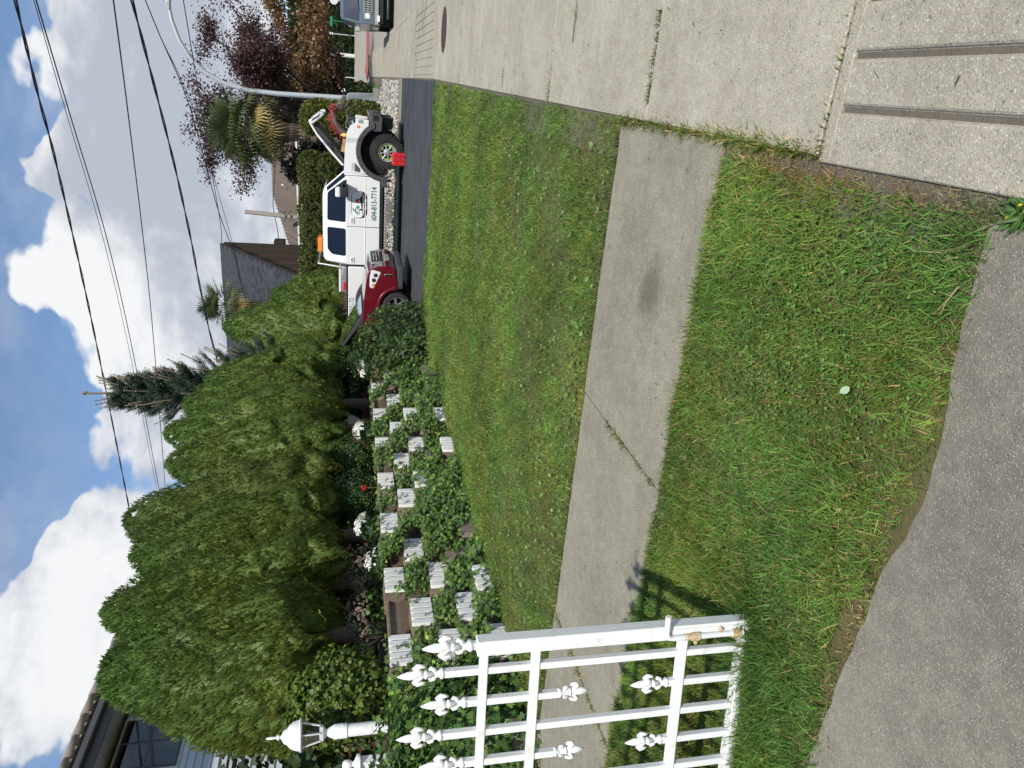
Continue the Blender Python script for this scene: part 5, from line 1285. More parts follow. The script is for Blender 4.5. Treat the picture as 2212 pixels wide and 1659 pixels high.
# ------------------------------------------------------------------ old blue-grey SUV parked on the street, facing us
JX, JY = 2.72, 29.4
jp = thing('old_suv', 'old boxy blue grey SUV parked facing us at the kerb', 'car', (JX, JY, -.11))
W = .93   # local x across, local -y is the front
def py(poly, a, b): return MB().prism(poly, a, b, 'x')
bodyp = [(0.0, .50), (0, 1.02), (.06, 1.12), (1.35, 1.18), (1.42, 1.16), (4.6, 1.12), (4.62, .5)]
w1, w2 = .75, 3.55
low = [(0.0, .52), (.02, 1.10), (.12, 1.16), (1.35, 1.21), (4.6, 1.16), (4.6, .5)] + [(w2 + .45, .48)] + arc(w2, .40, .43, R_(8), R_(172), 12) + [(w1 + .45, .48)] + arc(w1, .40, .43, R_(8), R_(172), 12)
py(low, -W, W).build('body', 'blue_paint', jp, 40, bevel=.05, seg=3)
gh = MB().loft([[(-.88, 1.28, 1.19), (.88, 1.28, 1.19), (.88, 4.5, 1.15), (-.88, 4.5, 1.15)], [(-.74, 1.78, 1.86), (.74, 1.78, 1.86), (.74, 4.35, 1.86), (-.74, 4.35, 1.86)], [(-.66, 1.95, 1.94), (.66, 1.95, 1.94), (.66, 4.25, 1.94), (-.66, 4.25, 1.94)]])
gh.build('cabin', 'blue_paint', jp, 40, bevel=.04, seg=3)
def q(x, t): return (x * (.86 - .14 * t), 1.28 + .5 * t - .012, 1.19 + .67 * t + .008)
MB().add([q(-.92, .08), q(.92, .08), q(.92, .93), q(-.92, .93)], [(0, 1, 2, 3)]).build('windshield', 'dark_glass', jp)
MB().add([tuple(Vector(p) + Vector((0, .006, -.004))) for p in (q(-.92, .08), q(.92, .08), q(.92, .93), q(-.92, .93))], [(0, 1, 2, 3)]).build('cabin_interior', 'dark_void', jp)
for s in (-1, 1):
    for a, b in ((1.62, 2.6), (2.7, 3.6), (3.7, 4.3)):
        MB().add([(s * (.873 - .14 * .06), a, 1.24), (s * (.873 - .14 * .06), b, 1.24), (s * (.873 - .14 * .9), b, 1.80), (s * (.873 - .14 * .9), max(a, 1.82), 1.80)], [(0, 1, 2, 3)]).build('side_window', 'dark_glass', jp)
    MB().b2(s * .95, s * 1.14, 1.35, 1.45, 1.2, 1.38).build('mirror', 'chrome', jp, bevel=.02)
    hl = MB().lathe([(.085, -.03), (.085, 0), (.0, .012)], 18, (s * .66, -.012, .96), 'y').build('headlight', 'lamp_lens', jp, 40)
    MB().b2(s * .56, s * .77, -.012, .0, .85, 1.07).build('headlight_bezel', 'chrome', jp)
    MB().b2(s * .62, s * .82, -.125, -.10, .52, .62).build('bumper_lamp', 'lamp_lens', jp)
    wheel_x = s * .80
    for wy in (w1, w2):
        o_ = bpy.data.objects.new('wheel', None); COL.objects.link(o_); o_.parent = jp; o_.location = (wheel_x, wy, .37); o_.rotation_euler = (0, 0, R_(90))
        MB().lathe([(.2, -.12), (.33, -.125), (.37, -.07), (.37, .07), (.33, .125), (.2, .12)], 24, axis='y', caps=False).build('tyre', 'rubber', o_, 40); MB().lathe([(.2, -.10), (.12, -.06), (.001, -.05)], 20, axis='y').build('rim', 'chrome', o_, 40)
gp = MB().b2(-.54, .54, -.008, .02, .80, 1.08).build('grille', 'black_trim', jp)
for k in range(15): MB().b2(-.52 + k * .074, -.50 + k * .074, -.02, -.008, .80, 1.08).build('grille_bar', 'aluminium', gp)
for z in (.80, .94, 1.08): MB().b2(-.56, .56, -.024, -.012, z - .012, z + .012).build('grille_trim', 'chrome', gp)
MB().b2(-.95, .95, -.12, .02, .56, .70).build('bumper', 'chrome', jp, bevel=.03, seg=3)
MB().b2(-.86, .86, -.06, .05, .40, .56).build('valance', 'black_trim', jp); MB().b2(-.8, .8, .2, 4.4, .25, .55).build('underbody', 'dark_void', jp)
MB().tube([(-.5, 1.26, 1.235), (.0, 1.33, 1.32)], .01, 5).build('wiper', 'black_trim', jp)
# ------------------------------------------------------------------ pebble bed, boulders, dragon
rp = random.Random(31)
bank = MB(); nx, ny = 24, 8
def bz(x, y): return .0 + .52 * max(0, (y - 24.2) / 3.6) ** 1.0 * (0.35 + .65 * min(1, max(0, (-x - .2) / 1.5))) if y > 24.2 else 0
gv = []; 
for j in range(ny + 1):
    for i in range(nx + 1):
        x, y = -9.5 + 9.45 * i / nx, 23.86 + 5.2 * j / ny; gv.append((x, y, bz(x, y) - .01))
bank.add(gv, [(j * (nx + 1) + i, j * (nx + 1) + i + 1, (j + 1) * (nx + 1) + i + 1, (j + 1) * (nx + 1) + i) for j in range(ny) for i in range(nx)])
o = bank.build('garden_bed', 'soil'); o['kind'] = 'structure'
o = sheet('gravel_ground', [(-9.5, 29.0), (-.1, 29.0), (-.1, 36), (-9.5, 36)], .0, 'verge')
bm = bmesh.new(); bmesh.ops.create_icosphere(bm, subdivisions=1, radius=1); iv_ = np.array([v.co[:] for v in bm.verts]); if_ = np.array([[v.index for v in f.verts] for f in bm.faces]); bm.free()
def pebbles(name, x, y, z, size, label):
    N = len(x); sc = size[:, None] * rng.uniform(.65, 1.2, (N, 3)); sc[:, 2] *= .75
    c = tint(N, (.34, .32, .28), .3, .05, other=(.17, .16, .15), frac=.2)
    o = bake(name, iv_ * 1.0, if_, np.stack([x, y, z], 1), frames(unit(N)), sc, c, 'pebble'); tag(o, label, 'pebbles', kind='stuff'); return o
m_, t_, b_ = mat_base('pebble'); at_ = t_.new('ShaderNodeAttribute', attribute_name='col'); t_.l.new(at_.outputs['Color'], b_.inputs['Base Color']); b_.inputs['Roughness'].default_value = .8
N = 5200; x = -9.2 + 9.15 * rng.random(N) ** .8; y = 23.9 + 4.6 * rng.random(N) ** 1.2
x[:1800] = rng.uniform(-2.2, -.03, 1800); y[:1800] = rng.uniform(23.9, 34, 1800)
z = np.array([bz(a, min(b, 29)) if b < 29 else 0 for a, b in zip(x, y)]) + .02
pebbles('pebbles', x, y, z, rng.uniform(.035, .085, N), 'pale river pebbles covering the bed behind the driveway')
def boulder(label, x, y, z, s, seed):
    bm = bmesh.new(); bmesh.ops.create_icosphere(bm, subdivisions=2, radius=1); r = random.Random(seed)
    off = [Vector((r.uniform(-1, 1), r.uniform(-1, 1), r.uniform(-1, 1))) for _ in range(7)]
    for v in bm.verts:
        n = v.co.normalized(); v.co = n * (1 + .18 * math.sin(3 * n.dot(off[0]) * 2 + 1) + .12 * math.sin(5 * n.dot(off[1]) + 2)); 
        for o_ in off[2:5]:
            k = v.co.dot(o_.normalized()) - .72
            if k > 0: v.co -= o_.normalized() * k
    me = bpy.data.meshes.new('boulder'); bm.to_mesh(me); bm.free()
    o = obj('boulder', me, 'boulder'); o.location = (x, y, z); o.scale = s; o.rotation_euler = (0, 0, seed); tag(o, label, 'boulder', 'boulders in the pebble bed'); return o
boulder('large pointed grey boulder in the pebble bed by the sidewalk', -.62, 30.5, .22, (.42, .4, .36), 1)
boulder('small dark boulder in front of the large pointed one', -.45, 28.6, .12, (.22, .2, .16), 2)
boulder('rounded dark boulder beside the lamp post cover', -.85, 29.5, .16, (.28, .25, .2), 3)
boulder('small dark stone left of the pointed boulder', -1.2, 28.2, .22, (.2, .2, .17), 4)
boulder('dark rounded rock under the pickup bumper', -1.5, 25.0, .25, (.40, .35, .32), 6)
# stone face of the bed showing under the truck: a carved grey stone ornament
so_ = thing('stone_ornament', 'carved grey stone ornament with spirals under the pickup step', 'ornament', (-4.1, 24.6, .03))
MB().lathe([(.30, 0), (.34, .1), (.30, .22), (.18, .28), (.16, .3)], 18).build('base', 'boulder', so_, 50)
for k in (-.17, .17): MB().lathe([(.13, -.34), (.13, -.30), (.07, -.29), (.07, -.32), (.0, -.34)], 16, (k, 0, .17), 'y').build('spiral', 'boulder', so_, 40)
# dragon sculpture
dg = thing('dragon_sculpture', 'red and dark metal dragon sculpture standing before the hedge', 'sculpture', (-1.38, 26.4, .45))
dg.scale = (.82, .82, .82)
neck = [(-.75, 0, 0), (-.78, 0, .7), (-.66, 0, 1.25), (-.45, 0, 1.62), (-.1, 0, 1.86), (.25, 0, 1.85), (.48, 0, 1.68)]
MB().tube(neck, [.20, .19, .16, .14, .12, .10, .10], 10).build('neck', 'dragon_steel', dg, 60)
sk = MB()
for i in range(16):
    t = i / 15 * 5.6 + .2; k = int(t); f = t - k; p = Vector(neck[k]).lerp(Vector(neck[min(k + 1, 6)]), f); d = (Vector(neck[min(k + 1, 6)]) - Vector(neck[k])).normalized()
    nrm = Vector((-d.z, 0, d.x)); q = p + nrm * .10
    sk.add([q - d * .12 + Vector((0, .05, 0)), q - d * .12 - Vector((0, .05, 0)), q + d * .12 - Vector((0, .05, 0)), q + d * .12 + Vector((0, .05, 0)), q + nrm * .24 - d * .08], [(0, 1, 4), (1, 2, 4), (2, 3, 4), (3, 0, 4)])
sk.build('spines', 'dragon_red', dg)
rm_ = MB(); rm_.tube([(p[0] * 1.0 - .05, .0, p[2] + .05) for p in neck], [.19, .18, .15, .125, .11, .09, .08], 10); rm_.build('back_plates', 'dragon_red', dg, 60)
hdm = MB().loft([[(.38, -.13, 1.78), (.38, .13, 1.78), (.38, .13, 1.52), (.38, -.13, 1.52)], [(.60, -.15, 1.76), (.60, .15, 1.76), (.60, .13, 1.46), (.60, -.13, 1.46)], [(.92, -.08, 1.52), (.92, .08, 1.52), (.90, .07, 1.36), (.90, -.07, 1.36)]]); hdm.build('head', 'dragon_steel', dg, bevel=.03)
MB().loft([[(.5, -.10, 1.46), (.5, .10, 1.46), (.5, .10, 1.38), (.5, -.10, 1.38)], [(.82, -.06, 1.26), (.82, .06, 1.26), (.80, .05, 1.20), (.80, -.05, 1.20)]]).build('jaw', 'dragon_steel', dg)
for s in (-1, 1):
    MB().tube([(.45, s * .1, 1.75), (.25, s * .16, 1.95), (.05, s * .2, 2.02)], [.05, .035, .005], 6).build('horn', 'dragon_red', dg); MB().lathe([(.0, -.03), (.03, 0), (.0, .03)], 8, (.60, s * .15, 1.64), 'y').build('eye', 'dandelion_yellow', dg)
    MB().add([(-.8, s * .1, 1.0), (-1.2, s * .9, 1.7), (-1.3, s * .7, 1.0), (-1.1, s * .4, .5)], [(0, 1, 2), (0, 2, 3)]).build('wing', 'dragon_red', dg)
MB().tube([(-.75, 0, 0), (-.3, 0, .3), (.0, .1, .3), (.15, .2, .5), (.1, .2, .7)], [.22, .24, .18, .10, .05], 8).build('body', 'dragon_red', dg, 60)

# ------------------------------------------------------------------ clipped hedges
def hedge(name, label, x0, x1, y0, y1, z0, z1, n, size, base, other, rnd=.35, group=None):
    t = thing(name, label, 'hedge', ((x0 + x1) / 2, (y0 + y1) / 2, z0), group=group)
    a, b, h = (x1 - x0) / 2, (y1 - y0) / 2, z1 - z0
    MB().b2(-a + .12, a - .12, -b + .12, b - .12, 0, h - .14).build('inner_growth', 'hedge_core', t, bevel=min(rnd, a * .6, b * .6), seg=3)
    u = rng.uniform(-1, 1, (n, 3)); f = rng.random(n); A = np.array([4 * b * h, 8 * a * h, 4 * a * b]); A = A / A.sum()
    ax = np.where(f < A[0], 0, np.where(f < A[0] + A[1], 1, 2)); sg = np.where(rng.random(n) < .5, -1, 1)
    for i in range(3): k = ax == i; u[k, i] = sg[k] if i < 2 else 1
    d = np.zeros((n, 3)); d[np.arange(n), ax] = np.where(ax < 2, sg, 1)
    p = np.stack([u[:, 0] * a, u[:, 1] * b, (u[:, 2] + 1) / 2 * h], 1)
    # soften the top edges
    ex = np.maximum(np.abs(u[:, 0]) * a - (a - rnd), 0); ey = np.maximum(np.abs(u[:, 1]) * b - (b - rnd), 0); ez = np.maximum(p[:, 2] - (h - rnd), 0)
    m = np.sqrt(ex ** 2 + ey ** 2 + ez ** 2); sc = np.where(m > rnd, rnd / np.maximum(m, 1e-6), 1)
    p[:, 0] -= np.sign(u[:, 0]) * ex * (1 - sc); p[:, 1] -= np.sign(u[:, 1]) * ey * (1 - sc); p[:, 2] -= ez * (1 - sc)
    p -= d * np.abs(rng.normal(0, .05, n))[:, None]; p += d * (.05 * np.sin(p[:, 0:1] * 3.1 + p[:, 2:3] * 2.3) * np.sin(p[:, 2:3] * 3.7 + p[:, 1:2] * 2))
    bake('foliage', shoot_v, shoot_f, p, frames(d + rng.normal(0, .35, (n, 3)) + np.array([0, 0, .6])), size * rng.uniform(.7, 1.3, n), tint(n, base, .22, .07, other, .2), 'leaf', t, pcol=shoot_c)
    return t
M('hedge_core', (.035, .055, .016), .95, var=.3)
hedge('clipped_hedge', 'long flat-topped clipped cedar hedge behind the white pickup', -9.6, -2.75, 27.6, 29.0, .1, 3.3, 9500, .10, (.078, .092, .024), (.11, .125, .03))
hedge('clipped_hedge', 'rounded upright cedar hedge beside the street lamp', -2.05, -.9, 27.3, 28.7, .15, 3.2, 3600, .10, (.095, .110, .024), (.13, .145, .03), rnd=.5)
hedge('clipped_hedge', 'low dark end of the cedar hedge beside the grey lamp base', -1.8, -.85, 28.8, 29.8, .0, 1.6, 1400, .10, (.045, .07, .018), (.06, .09, .02), rnd=.4)
shrub('round_shrub', 'small round clipped shrub on the far verge', (-1.0, 52, .8), (.75, .75, .95), 1500, .12, (.06, .085, .02), z0=-.02)

# dry pampas grass behind the truck bed
pg = thing('pampas_clump', 'clump of dry straw coloured grass behind the pickup bed', 'grass clump', (-7.15, 24.2, .1))
N = 900; az = rng.uniform(0, 6.28, N); ln = np.abs(rng.normal(0, .28, N)); d = np.stack([np.cos(az) * np.sin(ln), np.sin(az) * np.sin(ln), np.cos(ln)], 1)
bake('stalks', blade_v, blade_f, np.stack([rng.normal(0, .35, N), rng.normal(0, .15, N), np.zeros(N)], 1), frames(d), np.stack([np.full(N, .025), np.ones(N), rng.uniform(1.2, 2.0, N)], 1), tint(N, (.36, .28, .20), .25, .05), 'leaf', pg)

# ------------------------------------------------------------------ palms
def frond_mesh(name, seed, droop, nb=26, L0=.62):
    r = random.Random(seed); V, Fc, C = [], [], []
    for i in range(nb):
        a = R_(-125 + 250 * i / (nb - 1)); L_ = L0 * (1 - .25 * abs(i / (nb - 1) - .5)) * r.uniform(.9, 1.08)
        dx, dy = math.sin(a), math.cos(a); w = .021; pz = .04 * abs(math.sin(a))
        t1, t2 = .45 * L_, .85 * L_
        z1, z2, z3 = pz, pz - droop * .10 * L_, pz - droop * .42 * L_ * r.uniform(.6, 1.5)
        sx, sy = dy, -dx; o = len(V)
        V += [(0, .62, 0), (dx * t1 + sx * w, .62 + dy * t1 + sy * w, z1), (dx * t1 - sx * w, .62 + dy * t1 - sy * w, z1 + .012), (dx * t2 + sx * w * .7, .62 + dy * t2 + sy * w * .7, z2), (dx * t2 - sx * w * .7, .62 + dy * t2 - sy * w * .7, z2 + .008), (dx * L_, .62 + dy * L_, z3)]
        Fc += [(o, o + 1, o + 2), (o + 1, o + 3, o + 4), (o + 1, o + 4, o + 2), (o + 3, o + 5, o + 4)]
    for s in range(4):
        a0, a1 = s * math.pi / 2, (s + 1) * math.pi / 2; o = len(V); rr = .012
        V += [(rr * math.cos(a0), 0, rr * math.sin(a0)), (rr * math.cos(a1), 0, rr * math.sin(a1)), (rr * .7 * math.cos(a1), .64, rr * .7 * math.sin(a1)), (rr * .7 * math.cos(a0), .64, rr * .7 * math.sin(a0))]; Fc += [(o, o + 1, o + 2), (o, o + 2, o + 3)]
    return np.array(V), np.array(Fc)
frs = []
for i, (colr, dr) in enumerate((((.092, .122, .062), .3), ((.105, .130, .058), .8), ((.34, .27, .10), 1.0))):
    V, Fc = frond_mesh('frond', 50 + i, dr); me = np_mesh('frond', V, Fc, np.clip(np.repeat(tint(len(V) // 2 + 1, colr, .18, .05), 2, 0)[:len(V)], 0, 1)); me.materials.append(MATS['leaf']); frs.append(me)
def palm(label, x, y, z0, trunk_h, R0, n, seed, tr=.20):
    t = thing('fan_palm', label, 'palm', (x, y, z0)); r = random.Random(seed)
    m = MB(); pr = []
    for i in range(26): pr.append((tr * (1 + .22 * (i % 2)) * (1.15 if i > 18 else 1), trunk_h * i / 25))
    m.lathe(pr, 14); m.build('trunk', 'palm_fibre', t, 30)
    sk_ = MB()
    for k in range(120):
        a = r.uniform(0, 6.28); z = trunk_h * r.uniform(.25, .98); q = tr * 1.1
        sk_.add([(q * math.cos(a - .12), q * math.sin(a - .12), z), (q * math.cos(a + .12), q * math.sin(a + .12), z), (q * 1.35 * math.cos(a), q * 1.35 * math.sin(a), z - r.uniform(.12, .3))], [(0, 1, 2)])
    sk_.build('fibre_tufts', 'palm_fibre', t)
    for k in range(n):
        f = k / n; a = k * 2.39996 + r.uniform(-.2, .2); el = R_(80 - 135 * f) + r.uniform(-.15, .15)
        me = frs[0] if f < .40 else frs[1] if f < .72 else frs[2] if r.random() < .3 else frs[1]
        o = place('frond', me, t, (0, 0, trunk_h - .05 + .1 * (1 - f)), (el, r.uniform(-.3, .3), a), (R0, R0, R0))
    return t
palm('large fan palm with yellowing lower fronds beside the street lamp', -2.18, 29.9, 0, 5.25, 1.32, 40, 3, .28)
palm('smaller fan palm in front of the dark shingled roof', -9.3, 30.6, 0, 6.55, 1.0, 26, 5, .12)

# ------------------------------------------------------------------ broadleaf trees behind
def broad_tree(name, label, base_, height, trunk_r, spread, n, size, colr, other, frac, seed, leaf=(box_v, box_f), start=.25, bark='dark_bark', density=1.0, zc=.62, zr=.38, cat='tree', group=None, core=0, droop=0.0, off=0.0):
    t = thing(name, label, cat, base_, group=group); r = random.Random(seed); mb = MB(); tips = []
    H_ = height
    mb.tube([(0, 0, 0), (r.uniform(-.1, .1), 0, H_ * .25), (r.uniform(-.2, .2), 0, H_ * .5)], [trunk_r, trunk_r * .8, trunk_r * .5], 8)
    for k in range(11):
        a = k * 2.4 + r.uniform(-.3, .3); st_ = Vector((0, 0, H_ * (start + .3 * k / 11))); up_ = r.uniform(.5, 1.1); 
        e = Vector((off + math.cos(a) * spread[0] * r.uniform(.55, .95), math.sin(a) * spread[1] * r.uniform(.55, .95), H_ * (zc + zr * r.uniform(-.5, .85)) - st_.z)) 
        m_ = st_ + e * .5 + Vector((0, 0, .08 * H_ * up_)); en = st_ + e
        mb.tube([st_, m_, en], [trunk_r * .42, trunk_r * .22, trunk_r * .07], 6)
        for j in range(7):
            f = r.uniform(.3, 1); p = st_.lerp(m_, f * 2) if f < .5 else m_.lerp(en, f * 2 - 1)
            q = p + Vector((r.uniform(-1, 1) * spread[0] * .30, r.uniform(-1, 1) * spread[1] * .30, r.uniform(-.1, .32) * H_ * .4 - droop))
            mb.tube([p, p.lerp(q, .5) + Vector((0, 0, .05)), q], [trunk_r * .12, trunk_r * .07, trunk_r * .025], 5); tips.append((p, q))
        tips.append((m_, en))
    mb.build('trunk', bark, t, 60)
    T0 = np.array([tuple(a) for a, b in tips]); T1 = np.array([tuple(b) for a, b in tips]); k = rng.integers(0, len(tips), n)
    f = rng.random(n)[:, None] ** .6; P = T0[k] * (1 - f) + T1[k] * f
    P += rng.normal(0, 1, (n, 3)) * np.array([spread[0], spread[1], H_ * .35]) * .075 * density
    if droop: P[:, 2] -= np.abs(rng.normal(0, droop, n))
    P = P[P[:, 2] > H_ * .12]; n = len(P)
    bake('crown', leaf[0], leaf[1], P, frames(rng.normal(0, 1, (n, 3)) + np.array([0, 0, .5])), size * rng.uniform(.6, 1.3, n), tint(n, colr, .3, .08, other, frac), 'leaf', t)
    return t
broad_tree('plum_tree', 'purple-leaved plum tree with open branches behind the palm', (-1.9, 46, 0), 10.6, .30, (6.0, 4.0), 32000, .105, (.062, .030, .036), (.10, .05, .048), .3, 2, zc=.66, zr=.33, density=.95, off=.5)
broad_tree('bronze_maple', 'bronze brown maple with dense young leaves right of the plum tree', (-1.5, 54, 0), 8.0, .28, (5.2, 3.5), 13000, .15, (.15, .088, .046), (.22, .14, .07), .35, 4, zc=.56, zr=.36, off=2.6)
broad_tree('bronze_maple', 'darker reddish maple low behind the bronze one', (-2.0, 60, 0), 5.2, .2, (3.6, 2.5), 4200, .2, (.085, .038, .03), (.12, .06, .03), .35, 6, zc=.6, zr=.36, off=3.4)
broad_tree('willow_tree', 'yellow green willow in the distance beyond the cross street', (10.5, 118, .9), 11.5, .35, (7, 5), 6500, .5, (.13, .15, .045), (.18, .17, .05), .3, 7, zc=.5, zr=.4, droop=.8)
broad_tree('distant_tree', 'dark green tree beyond the old parked SUV', (17.5, 120, .9), 12, .35, (5, 4), 4500, .6, (.03, .055, .025), (.04, .07, .03), .3, 8, zc=.5, zr=.42)
broad_tree('distant_tree', 'dark shrubby tree behind the lamp post and hedge', (-4.6, 52, 0), 6.5, .25, (4.2, 2.5), 5200, .26, (.03, .022, .022), (.045, .03, .025), .3, 9, zc=.5, zr=.38)
hedge('far_hedge', 'dark cedar hedge lining the far side of the cross street', -14, 10.5, 112, 114, .95, 9.6, 5200, .45, (.028, .045, .016), (.04, .06, .02), rnd=.8)

# ------------------------------------------------------------------ street lamp, poles, signs
sp_ = thing('street_lamp', 'tall galvanized street lamp with curved arm behind the palm', 'street lamp', (-.98, 38, 0))
pts = [(0, 0, 0), (-.05, 0, 2.4), (-.10, 0, 4.8), (-.06, 0, 6.2), (.16, 0, 7.2), (.55, 0, 8.0), (1.1, 0, 8.6), (1.8, 0, 9.0), (2.6, 0, 9.25), (3.4, 0, 9.34)]
MB().tube(pts, [.135, .125, .115, .105, .10, .095, .09, .085, .08, .07], 14).build('pole', 'galvanized', sp_, 60)
lm = MB().loft([[(3.0, -.11, 9.36), (3.0, .11, 9.36), (3.0, .11, 9.27), (3.0, -.11, 9.27)], [(3.3, -.16, 9.42), (3.3, .16, 9.42), (3.3, .16, 9.24), (3.3, -.16, 9.24)], [(3.8, -.13, 9.42), (3.8, .13, 9.42), (3.8, .13, 9.28), (3.8, -.13, 9.28)]]).build('luminaire', 'galvanized', sp_, bevel=.03)
MB().lathe([(.03, 0), (.035, .07), (.001, .08)], 10, (3.35, 0, 9.42)).build('photocell', 'grey_box', sp_, 40); MB().b2(3.35, 3.75, -.1, .1, 9.215, 9.25).build('lens', 'lamp_lens', sp_)
MB().prism([(-.30, 0), (.32, 0), (.24, 1.45), (.18, 1.62), (-.16, 1.62), (-.22, 1.45)], -.3, .3, 'y').build('base_cover', 'grey_box', sp_, bevel=.05)
up_ = thing('utility_pole', 'weathered wooden utility pole above the tiled roof', 'pole', (-10.6, 58, 0))
MB().tube([(-.2, 0, 0), (.35, 0, 9.3)], [.20, .16], 12).build('shaft', 'wood_pole', up_, 50)
ins = MB()
for z in (5.9, 6.3): ins.tube([(.15, -.2, z), (.5, -.3, z + .2), (.62, -.3, z - .1)], .03, 6); ins.tube([(.15, -.2, z), (-.25, -.3, z + .15)], .03, 6)
ins.build('bracket', 'cable', up_)
def wpt(x, y, Y):
    d = FWD * 1534.0 + RIGHT * (829.5 - y) - UP * (x - 1106.0); return EYE + d * (Y / d.y)
def wire(name, label, pts, Ya, Yb, r, twist=False):
    """overhead cable strung from a pole near the road (depth Ya) to one far left (depth Yb)"""
    m = MB(); P = []; n = len(pts)
    ymax = pts[-1][1]; ymin = pts[0][1]
    for x, y in pts: f = (y - ymin) / (ymax - ymin); P.append(wpt(x, y, Ya + (Yb - Ya) * f))
    Q = []
    for i in range(n - 1):      # smooth in between
        p0, p1, p2, p3 = P[max(i - 1, 0)], P[i], P[i + 1], P[min(i + 2, n - 1)]
        for k in range(8):
            t = k / 8; Q.append(.5 * ((2 * p1) + (p2 - p0) * t + (2 * p0 - 5 * p1 + 4 * p2 - p3) * t * t + (3 * p1 - p0 - 3 * p2 + p3) * t ** 3))
    Q.append(P[-1]); ext = Q[0] + (Q[0] - Q[1]).normalized() * 8; Q = [ext] + Q
    if twist:
        for ph in (0, math.pi):
            D = []; acc = 0
            for i, q in enumerate(Q):
                if i: acc += (q - Q[i - 1]).length
                a = acc * 2.2 + ph; D.append(q + Vector((0, math.cos(a), math.sin(a))) * r * .9)
            R2 = []; 
            for i in range(len(D) - 1):
                for k in range(3): R2.append(D[i].lerp(D[i + 1], k / 3))
            m.tube(D, r * .8, 6)
    else: m.tube(Q, r, 6)
    o = m.build(name, 'cable', None, 180); c = sum((Vector(v.co) for v in o.data.vertices), Vector()) / len(o.data.vertices); tag(o, label, 'cable', 'overhead cables'); return o
wire('overhead_cable', 'thick twisted cable crossing highest over the cypresses', [(33, 0), (83, 208), (116, 331), (160, 520), (195, 679), (231, 854), (268, 1042), (290, 1158), (312, 1300)], 16, 34, .021, True)
wire('overhead_cable', 'thinner of two cables running just under the highest one', [(73, 0), (145, 250), (224, 520), (280, 760), (336, 1042), (352, 1120)], 18, 36, .009)
wire('overhead_cable', 'lower of the close pair of thin cables in the upper sky', [(78, 0), (152, 250), (232, 520), (287, 760), (341, 1042), (357, 1120)], 18, 36, .015)
wire('overhead_cable', 'single straight cable between the thin pair and the lower twisted one', [(245, 0), (275, 231), (310, 520), (331, 725), (356, 1042), (360, 1130)], 17, 36, .016)
wire('overhead_cable', 'thick twisted cable ending at the spruce', [(285, 0), (341, 215), (380, 370), (413, 520), (430, 610), (451, 709), (470, 780)], 17, 27, .021, True)
wire('overhead_cable', 'cable sloping steeply across the dark shingled roof', [(314, 0), (345, 76), (410, 231), (469, 446), (507, 552), (518, 603), (535, 661), (550, 720)], 22, 31, .014)
wire('overhead_cable', 'thin cable beside the one crossing the shingled roof', [(314, 0), (346, 78), (416, 231), (480, 446), (508, 549), (520, 603), (540, 650), (556, 720)], 22, 31.2, .009)
wire('overhead_cable', 'cable that ends on the peak of the shingled roof', [(396, 0), (418, 132), (456, 364), (476, 480), (479, 526)], 32, 41.5, .018)
wire('overhead_cable', 'service cable running low to the wooden pole', [(596, 320), (592, 400), (590, 445), (600, 500), (604, 540)], 57.6, 58.2, .03)

# ------------------------------------------------------------------ houses behind
af = thing('shingled_house', 'steep dark grey shingled house with brown wooden gable behind the hedge', 'house', (-12, 38, 0))
ridge_z, eave_z, yr, ye = 8.55, 2.9, 4.0, -4.2     # ridge runs along x at local y=yr
Lx0, Lx1 = -9.0, 2.75
rfm = MB().add([(Lx0, ye, eave_z), (Lx1, ye, eave_z), (Lx1, yr, ridge_z), (Lx0, yr, ridge_z)], [(0, 1, 2, 3)]).build('roof', 'dark_beam', af)
sl_ = Vector((0, yr - ye, ridge_z - eave_z)); Ls = sl_.length; ang = math.atan2(sl_.z, sl_.y)
shm = MB().b2(0, .235, 0, .30, 0, .016).mesh('shingle'); shm.materials.append(MATS['shingle'])
rsh = random.Random(2); rows = int(Ls / .24)
lot = 0; small = MB()
for rI in range(rows):
    for i in range(int((Lx1 - Lx0) / .24)):
        x = Lx1 - .24 - i * .24 - (.12 if rI % 2 else 0); f = rI * .24 / Ls; p = Vector((x, ye, eave_z)) + sl_ * f
        if x < Lx0: continue
        if i < 14 and 6 < rI < 27 and lot < 290:
            place('shingle', shm, rfm, (p.x, p.y, p.z + .01 + .004 * rsh.random()), (ang + .03, 0, 0)); lot += 1
        else:
            Rm = Matrix.Rotation(ang + .03, 3, 'X'); h = .016 + .012 * rsh.random()
            vs = [Vector(p) + Vector((0, 0, .01)) + Rm @ Vector(c) for c in ((0, 0, 0), (.235, 0, 0), (.235, .30, 0), (0, .30, 0), (0, 0, h), (.235, 0, h), (.235, .30, h), (0, .30, h))]
            small.add(vs, [(4, 5, 6, 7), (0, 1, 5, 4), (1, 2, 6, 5), (3, 0, 4, 7)])
o = small.build('shingles', 'shingle', rfm, recalc=False); o['kind'] = 'stuff'
# end wall facing the street: upright boards under the slope, deep battens
for i in range(30):
    y0 = ye + 1.4 + i * .23
    if y0 > yr - .1: break
    zt_ = eave_z + (ridge_z - eave_z) * (y0 - ye) / (yr - ye) - .12
    MB().b2(Lx1 - .20, Lx1 - .16, y0, min(y0 + .222, yr), .2, zt_).build('gable_board', 'cedar_board', af)
for y0, pr_ in ((yr - .12, .26), (yr - 1.5, .20), (yr - 2.9, .20), (yr - 4.3, .16)):
    zt_ = eave_z + (ridge_z - eave_z) * (y0 - ye) / (yr - ye) - .15; MB().b2(Lx1 - .16, Lx1 - .16 + pr_, y0, y0 + .14, .2, zt_).build('batten', 'dark_beam', af)
m = MB(); m.prism([(ye, eave_z - .3), (yr, ridge_z - .3), (yr, ridge_z - .02), (ye, eave_z - .02)], Lx1 - .05, Lx1 + .03, 'x'); m.build('bargeboard', 'dark_beam', af)
